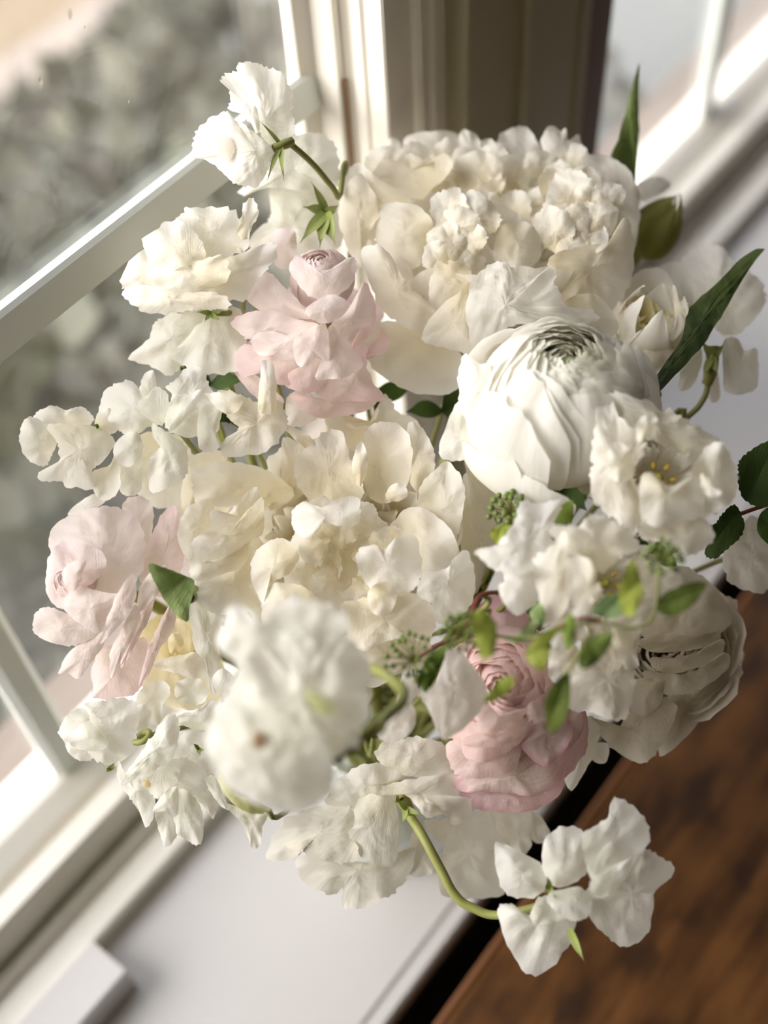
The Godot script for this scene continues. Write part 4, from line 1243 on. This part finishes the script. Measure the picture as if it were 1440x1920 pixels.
	stalk([Vector3(252, 1392, 0.54), Vector3(268, 1390, 0.538), Vector3(280, 1378, 0.54), Vector3(274, 1372, 0.545), Vector3(255, 1384, 0.548)], 0.0014, 0.0014)
	sepals(206, 1442, 0.545, [Vector3(214, 1430, 12), Vector3(200, 1448, 10)])
	stalk_to_vase([Vector3(255, 1384, 0.548), Vector3(320, 1370, 0.565), Vector3(440, 1340, 0.6)], 0.0012)
	pea("white sweet pea cluster at the lower left, hanging over the window track", 320, 1450, 0.535)
	tp([330,1283, 348,1271, 368,1267, 382,1280, 391,1303, 374,1322, 345,1317, 328,1306], 0.557, -3, 1.5, {"frill": 0.05})
	tp([330,1345, 348,1336, 377,1324, 403,1313, 415,1347, 390,1370, 339,1360], 0.549, 2, 1.5, {"frill": 0.05})
	tp([398,1276, 418,1253, 443,1277, 446,1310, 421,1314], 0.535, 3, 0.5, w)
	into = sub("blossom", cur)
	tp([345,1374, 390,1365, 412,1400, 404,1450, 385,1484, 340,1480, 322,1440, 330,1400], 0.55, 3, 1, b)
	into = sub("blossom", cur)
	tp([290,1522, 310,1517, 332,1530, 335,1557, 322,1582, 309,1588, 299,1560], 0.547, 3, 0.6, b)
	tp([357,1501, 380,1482, 405,1490, 408,1510, 400,1535, 390,1522, 375,1504], 0.545, 2, 0.5, w)
	tp([223,1426, 218,1446, 226,1472, 244,1498, 261,1522, 275,1553, 289,1522, 289,1493, 265,1463, 237,1456], 0.543, 3, 0.6, b)
	tp([265,1455, 322,1424, 355,1424, 388,1450, 391,1480, 362,1488, 333,1488, 300,1500, 280,1485], 0.54, 4, 0.8, b)
	tp([333,1482, 351,1482, 373,1507, 382,1539, 379,1576, 368,1585, 351,1576, 331,1562, 328,1522], 0.538, 3, 0.8, b)
	tp([287,1521, 304,1491, 322,1476, 335,1481, 332,1530, 310,1521], 0.53, 3, 0.5, w)
	tp([386,1461, 403,1456, 420,1493, 429,1518, 415,1512, 396,1487], 0.532, 2, 0.4, w)
	tp([332,1344, 316,1340, 299,1358, 276,1393, 256,1423, 235,1452, 229,1474, 263,1457, 293,1442, 322,1425, 334,1393, 336,1364], 0.529, 4, 0.6, b)
	tp([268,1462, 276,1460, 283,1470, 278,1478, 269,1474], 0.529, 0.5, 0.1, {"name": "blemish", "c0": Color(0.8, 0.62, 0.3), "c1": Color(0.88, 0.76, 0.5), "rings": 3})
	into = null
	sepals(372, 1404, 0.54, [Vector3(362, 1394, 8), Vector3(384, 1406, 8), Vector3(376, 1416, 8)])
	stalk_to_vase([Vector3(345, 1430, 0.55), Vector3(430, 1400, 0.58)], 0.0012)
	pea("wilting sweet pea with a yellowish bud, hanging over the sill below the blurred bloom", 465, 1530, 0.53, Color(0.88, 0.86, 0.72), PURE1)
	tp([423,1508, 465,1518, 507,1513, 493,1551, 487,1583, 473,1591, 457,1551], 0.536, 3, 0.8, b)
	tp([411,1450, 425,1465, 448,1490, 480,1503, 508,1518, 480,1526, 450,1517, 425,1492, 410,1464], 0.525, 3, 0.4, {"name": "bud", "c0": Color(0.35, 0.34, 0.12), "c1": Color(0.87, 0.84, 0.52)})
	stalk_to_vase([Vector3(500, 1518, 0.53), Vector3(560, 1500, 0.56)], 0.0012)
	# ---- the blurred one in front
	pea("large white sweet pea nearest the camera, blurred, with a small brown spot", 560, 1330, 0.42)
	tp([408,1197, 430,1136, 452,1136, 491,1163, 536,1122, 588,1130, 641,1141, 652,1163, 647,1191, 674,1213, 694,1247, 699,1316, 672,1386, 644,1413, 602,1436, 491,1469, 422,1441, 391,1400, 402,1330, 436,1288, 441,1247, 411,1219], 0.43, 7, 1.5, b.merged({"at": [560, 1300], "g": [0, -2]}))
	tp([397,1358, 463,1325, 574,1350, 622,1420, 620,1483, 574,1521, 533,1524, 505,1515, 449,1493, 406,1450, 386,1400], 0.415, 5, 1, w.merged({"g": [0, 4]}))
	tp([411,1213, 430,1138, 452,1136, 497,1172, 516,1200, 463,1228], 0.412, 2, 0.5, w)
	tp([498,1180, 540,1125, 620,1138, 652,1163, 645,1195, 590,1180, 540,1185], 0.414, -2, 0.6, w)
	tp([574,1290, 611,1307, 634,1330, 611,1342, 584,1326], 0.405, 3, 0.3, {"name": "keel", "c0": Color(0.55, 0.60, 0.22), "c1": Color(0.85, 0.86, 0.6)})
	tp([475,1376, 492,1374, 500,1390, 490,1404, 474,1400], 0.4088, 0.3, 0.1, {"name": "blemish", "c0": Color(0.30, 0.17, 0.09), "c1": Color(0.5, 0.36, 0.24), "rings": 3})
	stalk_to_vase([Vector3(624, 1425, 0.43), Vector3(665, 1392, 0.435), Vector3(727, 1341, 0.44), Vector3(756, 1308, 0.447), Vector3(741, 1280, 0.46), Vector3(699, 1256, 0.475), Vector3(650, 1270, 0.52)], 0.0022)
	stalk([Vector3(690, 1372, 0.44), Vector3(712, 1368, 0.437), Vector3(720, 1350, 0.437), Vector3(716, 1342, 0.44)], 0.0018, 0.0012)
	sepals(655, 1395, 0.435, [Vector3(625, 1425, 20), Vector3(690, 1418, 16), Vector3(668, 1430, 12)])
	# ---- low middle, its shade put into greyer petal colours
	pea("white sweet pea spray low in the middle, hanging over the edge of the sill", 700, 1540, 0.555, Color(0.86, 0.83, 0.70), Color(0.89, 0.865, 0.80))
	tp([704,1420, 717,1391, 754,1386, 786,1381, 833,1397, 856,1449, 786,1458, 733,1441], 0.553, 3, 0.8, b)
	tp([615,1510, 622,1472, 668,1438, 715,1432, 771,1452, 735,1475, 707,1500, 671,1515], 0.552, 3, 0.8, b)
	into = sub("blossom", cur)
	tp([558,1611, 599,1600, 639,1611, 682,1615, 733,1618, 774,1586, 774,1624, 758,1655, 726,1680, 689,1702, 657,1704, 641,1698, 642,1671, 635,1667, 628,1678, 596,1669, 568,1651], 0.565, 4, 1.4, b.merged({"at": [670, 1630], "k": 10}))
	tp([501,1609, 518,1559, 545,1528, 599,1510, 642,1510, 666,1523, 662,1562, 672,1595, 661,1617, 624,1617, 570,1599, 534,1580, 555,1610], 0.556, 4, 1, b.merged({"at": [600, 1560], "k": 8}))
	tp([653,1562, 668,1544, 664,1516, 682,1492, 711,1490, 738,1485, 748,1573, 736,1622, 697,1617, 668,1597], 0.548, 4, 0.8, w.merged({"k": 6}))
	into = sub("blossom", cur)
	tp([796,1542, 837,1535, 870,1521, 915,1521, 951,1562, 951,1588, 935,1600, 948,1671, 913,1684, 863,1687, 825,1669, 812,1617, 830,1590], 0.574, 4, 1.2, b.merged({"at": [880, 1600], "k": 8}))
	tp([774,1557, 798,1579, 814,1624, 803,1640, 767,1637], 0.566, 2, 0.5, w)
	tp([915,1521, 986,1508, 998,1552, 995,1588, 978,1604, 949,1583], 0.58, 3, 0.8, b)
	tp([983,1513, 1020,1538, 1032,1572, 1000,1577], 0.584, 2, 0.6, w)
	into = sub("blossom", cur)
	tp([709,1492, 724,1472, 769,1461, 834,1450, 858,1456, 861,1494, 880,1496, 883,1519, 863,1543, 846,1543, 836,1503, 827,1525, 801,1534, 778,1510, 747,1481], 0.537, 4, 2, b.merged({"at": [790, 1488], "k": 2}))
	into = null
	stalk([Vector3(752, 1495, 0.544), Vector3(762, 1512, 0.545), Vector3(772, 1532, 0.547)], 0.0035, 0.002, "calyx")
	sepals(762, 1515, 0.541, [Vector3(790, 1528, 12), Vector3(744, 1500, 14), Vector3(755, 1545, 12)])
	stalk_to_vase([Vector3(755, 1500, 0.546), Vector3(740, 1450, 0.57)], 0.0015)
	# ---- lower right pair of blossoms on the bent stem
	pea("white sweet pea with two blossoms on a bent green stem, over the wooden table", 1060, 1660, 0.51)
	into = sub("blossom", cur)
	tp([1209,1592, 1237,1606, 1265,1633, 1228,1678, 1217,1746, 1175,1775, 1141,1758, 1104,1718, 1108,1653, 1163,1620], 0.512, 4, 0.8, b.merged({"g": [4, 8]}))
	tp([1093,1562, 1135,1537, 1152,1495, 1192,1515, 1217,1551, 1211,1591, 1163,1629, 1112,1652, 1096,1608], 0.503, 4, 0.8, b.merged({"g": [4, -8]}))
	tp([1110,1648, 1163,1617, 1194,1606, 1177,1642, 1141,1680, 1110,1680], 0.495, 3, 0.5, w)
	into = sub("blossom", cur)
	tp([928,1583, 964,1591, 1018,1623, 1025,1659, 1012,1678, 970,1684, 939,1661], 0.516, 4, 0.6, w)
	tp([1019,1635, 1022,1574, 1055,1549, 1089,1555, 1108,1591, 1097,1640, 1049,1665], 0.509, 4, 0.6, b)
	tp([934,1705, 958,1694, 992,1714, 1015,1680, 1074,1714, 1080,1733, 1051,1798, 995,1829, 951,1773], 0.514, 4, 0.8, b)
	tp([1028,1676, 1084,1663, 1108,1687, 1103,1718, 1072,1726, 1034,1701], 0.503, 3, 0.5, w)
	into = null
	sepals(1030, 1665, 0.504, [Vector3(1026, 1643, 12), Vector3(1042, 1684, 12), Vector3(1020, 1676, 8)])
	sepals(1068, 1742, 0.512, [Vector3(1096, 1803, 16)])
	stalk([Vector3(1040, 1690, 0.517), Vector3(985, 1706, 0.522), Vector3(931, 1716, 0.527), Vector3(888, 1703, 0.53), Vector3(855, 1680, 0.532), Vector3(827, 1631, 0.534), Vector3(794, 1570, 0.538), Vector3(770, 1532, 0.546)], 0.0018, 0.0022)
	stalk_to_vase([Vector3(770, 1532, 0.546), Vector3(745, 1470, 0.575)], 0.0022)
	# ---- white wings in front of the lower pink
	pea("white sweet pea with two spread wings, in front of the deeper pink ranunculus", 790, 1300, 0.495, PURE1, PURE1)
	tp([836,1215, 858,1215, 884,1244, 908,1281, 914,1310, 892,1344, 842,1385, 824,1376, 799,1323, 786,1300, 810,1286, 826,1257], 0.495, 4, 0.5, w.merged({"folds": 0.2}))
	tp([787,1298, 774,1316, 780,1345, 771,1374, 737,1392, 709,1382, 719,1352, 741,1316, 754,1270, 774,1270], 0.495, 4, 0.5, w.merged({"folds": 0.2}))
	stalk_to_vase([Vector3(780, 1280, 0.5), Vector3(760, 1300, 0.54)], 0.0012)
	# ---- tall white one beside the peony
	pea("white sweet pea petal pair standing between the middle peony and the yellow-throated lisianthus", 985, 1030, 0.492, PURE1, PURE1)
	tp([945,1058, 1000,1056, 1020,1100, 1000,1118, 955,1108, 944,1080], 0.5, 3, 0.6, w)
	tp([979,940, 1017,944, 1056,935, 1051,956, 1042,972, 1035,998, 1039,1036, 1001,1070, 947,1072, 920,1065, 889,1034, 928,1023, 947,1003, 966,971], 0.489, 5, 0.8, b.merged({"at": [985, 1015], "folds": 0.5}))
	tp([935,1098, 953,1086, 982,1077, 1010,1092, 1016,1117, 1000,1135, 973,1154, 955,1145, 939,1120], 0.492, 4, 0.6, w)
	stalk_to_vase([Vector3(980, 1100, 0.505), Vector3(950, 1130, 0.55)], 0.0012)
	# ---- right edge
	pea("white sweet pea seen from behind at the right, dark stem over the bright sill", 1345, 620, 0.6)
	tp([1273,509, 1285,478, 1312,462, 1351,462, 1372,486, 1403,505, 1430,532, 1435,563, 1418,596, 1389,623, 1366,630, 1343,619, 1320,582, 1283,567], 0.605, 4, 1.2, b.merged({"at": [1355, 550]}))
	tp([1230,505, 1275,492, 1300,540, 1300,590, 1270,580, 1245,545], 0.612, 3, 1, w)
	tp([1356,640, 1381,634, 1397,657, 1418,653, 1422,690, 1418,727, 1389,740, 1360,734, 1356,702], 0.59, 3, 1, w)
	tp([1314,653, 1314,690, 1295,727, 1273,731, 1275,705, 1283,680], 0.592, 3, 0.8, w)
	tp([1325,700, 1345,695, 1350,745, 1335,755, 1322,735], 0.594, 2, 0.5, w)
	sepals(1335, 670, 0.583, [Vector3(1315, 640, 16), Vector3(1357, 645, 16), Vector3(1345, 700, 18), Vector3(1318, 705, 16)])
	stalk([Vector3(1335, 650, 0.585), Vector3(1335, 690, 0.585), Vector3(1325, 720, 0.588)], 0.0035, 0.0025, "calyx")
	stalk_to_vase([Vector3(1328, 715, 0.588), Vector3(1318, 750, 0.588), Vector3(1285, 785, 0.59), Vector3(1200, 850, 0.6)], 0.0014)
	pea("shaded white sweet pea at the right edge below the dark toothed leaves", 1400, 1040, 0.57, Color(0.84, 0.81, 0.7), Color(0.86, 0.84, 0.78))  # white petals greyed, the shade is in their colours
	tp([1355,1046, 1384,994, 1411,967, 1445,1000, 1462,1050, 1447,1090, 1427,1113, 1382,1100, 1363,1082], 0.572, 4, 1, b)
	stalk_to_vase([Vector3(1380, 1050, 0.58), Vector3(1280, 1080, 0.61)], 0.0012)
	pea("small white sweet pea petals between the deeper pink ranunculus and the rose", 1110, 1400, 0.565)
	tp([1100,1342, 1125,1363, 1117,1407, 1094,1451, 1071,1483, 1058,1450, 1075,1400], 0.566, 3, 0.8, w)
	tp([1111,1397, 1141,1395, 1136,1430, 1111,1425], 0.57, 2, 0.5, w)
	stalk_to_vase([Vector3(1090, 1400, 0.57), Vector3(1000, 1350, 0.6)], 0.0012)


func spirea(label: String, x: float, y: float, d: float) -> void:
	begin("spirea_sprig", label, "foliage", x, y, d, 2, GREEN0, GREEN1, "spirea sprigs")


func greens() -> void:
	var br := {"c0": Color(0.27, 0.32, 0.05), "c1": Color(0.36, 0.40, 0.08)}
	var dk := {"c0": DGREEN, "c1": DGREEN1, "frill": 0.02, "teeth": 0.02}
	# ---- tulip leaves
	begin("tulip_leaf", "upright green tulip leaf at the top right, before the right window", "leaf", 1180, 250, 0.62, 0, GREEN0, GREEN1)
	tl([1199,119, 1190,146, 1176,200, 1160,257, 1143,302, 1150,360, 1185,360, 1195,298, 1198,244, 1198,162], 0.625, 3, {"g": [10, 0], "c0": Color(0.15, 0.2, 0.06), "c1": Color(0.19, 0.25, 0.08)})
	stalk_to_vase([Vector3(1165, 350, 0.63), Vector3(1100, 480, 0.65)], 0.003)
	begin("tulip_leaf", "long dark green tulip leaf slanting up at the right, beside the cream tulip", "leaf", 1320, 610, 0.56, 0, GREEN0, GREEN1)
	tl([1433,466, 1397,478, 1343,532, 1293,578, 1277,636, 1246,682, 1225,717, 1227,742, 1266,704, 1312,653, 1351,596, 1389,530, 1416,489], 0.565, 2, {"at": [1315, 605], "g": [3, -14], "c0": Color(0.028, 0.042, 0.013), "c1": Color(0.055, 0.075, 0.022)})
	stalk_to_vase([Vector3(1228, 735, 0.57), Vector3(1150, 850, 0.6)], 0.003)
	begin("tulip_leaf", "short green tulip leaf tip between the left pink ranunculus and middle peony", "leaf", 330, 1100, 0.52, 0, GREEN0, GREEN1)
	tl([279,1057, 290,1091, 316,1136, 350,1166, 356,1136, 365,1091, 342,1078, 316,1067], 0.521, 3, {"g": [6, 6], "c0": Color(0.22, 0.29, 0.10), "c1": Color(0.27, 0.34, 0.14)})
	stalk_to_vase([Vector3(352, 1120, 0.53), Vector3(420, 1150, 0.58)], 0.003)
	# ---- spirea
	spirea("spirea sprig with a round cluster of tiny green buds and one dark leaf", 790, 1225, 0.48)
	bud_cluster(cur, at(775, 1238, 0.486), cd(-0.2, 0.35, 0.9), 0.011, 26, 0.00115)
	tl([785,1268, 794,1243, 810,1224, 836,1213, 832,1240, 820,1265, 801,1297, 791,1290], 0.481, 1.5, {"c0": Color(0.11, 0.17, 0.03), "c1": Color(0.15, 0.22, 0.04), "frill": 0.04})
	stalk([Vector3(782, 1235, 0.487), Vector3(830, 1206, 0.488), Vector3(868, 1186, 0.487), Vector3(888, 1140, 0.492), Vector3(905, 1115, 0.5), Vector3(945, 1112, 0.51)], 0.0008, 0.0011, "twig", "twig")
	stalk_to_vase([Vector3(905, 1115, 0.5), Vector3(885, 1160, 0.54)], 0.0011)
	spirea("spirea sprig with a bright yellow-green lobed leaf beside blurred buds", 900, 1190, 0.455)
	tl([884,1153, 903,1144, 928,1163, 932,1189, 928,1224, 906,1237, 896,1217, 887,1185], 0.455, 2, br.merged({"frill": 0.05}))
	bud_cluster(cur, at(868, 1190, 0.463), cd(-0.2, 0.35, 0.9), 0.008, 22, 0.0013)
	tl([906,1318, 918,1296, 938,1274, 963,1268, 962,1290, 934,1311], 0.45, 1.5, br)
	stalk_to_vase([Vector3(880, 1200, 0.462), Vector3(900, 1150, 0.49), Vector3(880, 1180, 0.54)], 0.0008)
	spirea("leafy spirea sprig arching over the yellow-throated lisianthus, several small green leaves", 1090, 1190, 0.465)
	tl([1164,1143, 1161,1104, 1171,1072, 1187,1048, 1199,1079, 1206,1108, 1198,1136, 1183,1158], 0.455, 2, br)
	tl([1110,1150, 1135,1118, 1170,1115, 1180,1140, 1150,1158], 0.463, 2, {"c0": Color(0.25, 0.36, 0.16), "c1": Color(0.3, 0.42, 0.2)})
	tl([1231,1143, 1238,1120, 1260,1104, 1295,1092, 1326,1093, 1311,1120, 1289,1143, 1257,1156], 0.46, 2, {"c0": Color(0.12, 0.16, 0.035), "c1": Color(0.16, 0.2, 0.05)})
	tl([985,1229, 992,1213, 1014,1188, 1054,1173, 1035,1200, 1029,1232, 1017,1257, 998,1247], 0.46, 2, br)
	tl([1054,1188, 1059,1165, 1072,1150, 1080,1175, 1074,1207, 1064,1220], 0.455, 1.5, {})
	tl([1084,1241, 1094,1213, 1116,1191, 1149,1186, 1141,1216, 1116,1244, 1094,1255], 0.455, 2, {"c0": Color(0.11, 0.15, 0.03), "c1": Color(0.15, 0.2, 0.05)})
	tl([1021,1325, 1027,1299, 1046,1274, 1067,1262, 1070,1299, 1064,1338, 1043,1372, 1028,1370], 0.458, 2, {"c0": Color(0.11, 0.145, 0.03), "c1": Color(0.15, 0.19, 0.04)})
	tl([945,1195, 973,1187, 999,1161, 1004,1189, 992,1203, 960,1205], 0.475, 1.5, {"c0": Color(0.38, 0.44, 0.2), "c1": Color(0.4, 0.48, 0.26)})
	tl([993,1150, 1011,1129, 1023,1150, 1017,1171, 1002,1168], 0.477, 1.5, {"c0": Color(0.3, 0.4, 0.15), "c1": Color(0.35, 0.45, 0.2)})
	bud_cluster(cur, at(1240, 1052, 0.463), cd(0.0, 0.35, 0.9), 0.0075, 20, 0.0012)
	stalk([Vector3(930, 1192, 0.47), Vector3(990, 1197, 0.47), Vector3(1055, 1180, 0.462), Vector3(1120, 1166, 0.46), Vector3(1190, 1176, 0.46), Vector3(1228, 1145, 0.461), Vector3(1234, 1060, 0.463)], 0.0007, 0.0006, "twig")
	stalk([Vector3(1055, 1270, 0.459), Vector3(1080, 1235, 0.458), Vector3(1110, 1180, 0.46)], 0.0006, 0.0006, "twig")
	stalk([Vector3(1040, 1178, 0.461), Vector3(1090, 1160, 0.459), Vector3(1125, 1165, 0.46)], 0.0007, 0.0007, "twig", "twig")
	stalk_to_vase([Vector3(930, 1192, 0.47), Vector3(880, 1190, 0.52)], 0.0008)
	spirea("spirea bud cluster at the stem of the round white ranunculus", 955, 955, 0.505)
	bud_cluster(cur, at(958, 962, 0.515), cd(-0.2, 0.5, 0.8), 0.009, 24, 0.0013)
	tl([918,999, 931,987, 957,981, 952,999, 931,1020], 0.508, 1, br)
	tl([1036,988, 1044,957, 1072,938, 1075,964, 1068,988, 1050,995], 0.502, 1.5, {})
	stalk_to_vase([Vector3(958, 965, 0.516), Vector3(945, 1010, 0.53), Vector3(920, 1060, 0.56)], 0.001)
	spirea("spirea sprig with dark toothed leaves at the right edge of the picture", 1400, 940, 0.545)
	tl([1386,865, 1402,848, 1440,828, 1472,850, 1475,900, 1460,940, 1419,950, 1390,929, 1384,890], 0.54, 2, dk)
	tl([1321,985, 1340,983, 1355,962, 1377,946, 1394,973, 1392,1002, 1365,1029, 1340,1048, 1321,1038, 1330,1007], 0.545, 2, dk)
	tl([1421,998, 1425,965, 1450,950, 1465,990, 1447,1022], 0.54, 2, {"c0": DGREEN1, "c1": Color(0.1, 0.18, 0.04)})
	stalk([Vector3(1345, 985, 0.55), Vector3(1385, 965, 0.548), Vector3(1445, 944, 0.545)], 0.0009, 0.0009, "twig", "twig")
	stalk_to_vase([Vector3(1345, 985, 0.55), Vector3(1250, 1040, 0.6)], 0.0011)
	# ---- dark filler leaves deep between the blooms
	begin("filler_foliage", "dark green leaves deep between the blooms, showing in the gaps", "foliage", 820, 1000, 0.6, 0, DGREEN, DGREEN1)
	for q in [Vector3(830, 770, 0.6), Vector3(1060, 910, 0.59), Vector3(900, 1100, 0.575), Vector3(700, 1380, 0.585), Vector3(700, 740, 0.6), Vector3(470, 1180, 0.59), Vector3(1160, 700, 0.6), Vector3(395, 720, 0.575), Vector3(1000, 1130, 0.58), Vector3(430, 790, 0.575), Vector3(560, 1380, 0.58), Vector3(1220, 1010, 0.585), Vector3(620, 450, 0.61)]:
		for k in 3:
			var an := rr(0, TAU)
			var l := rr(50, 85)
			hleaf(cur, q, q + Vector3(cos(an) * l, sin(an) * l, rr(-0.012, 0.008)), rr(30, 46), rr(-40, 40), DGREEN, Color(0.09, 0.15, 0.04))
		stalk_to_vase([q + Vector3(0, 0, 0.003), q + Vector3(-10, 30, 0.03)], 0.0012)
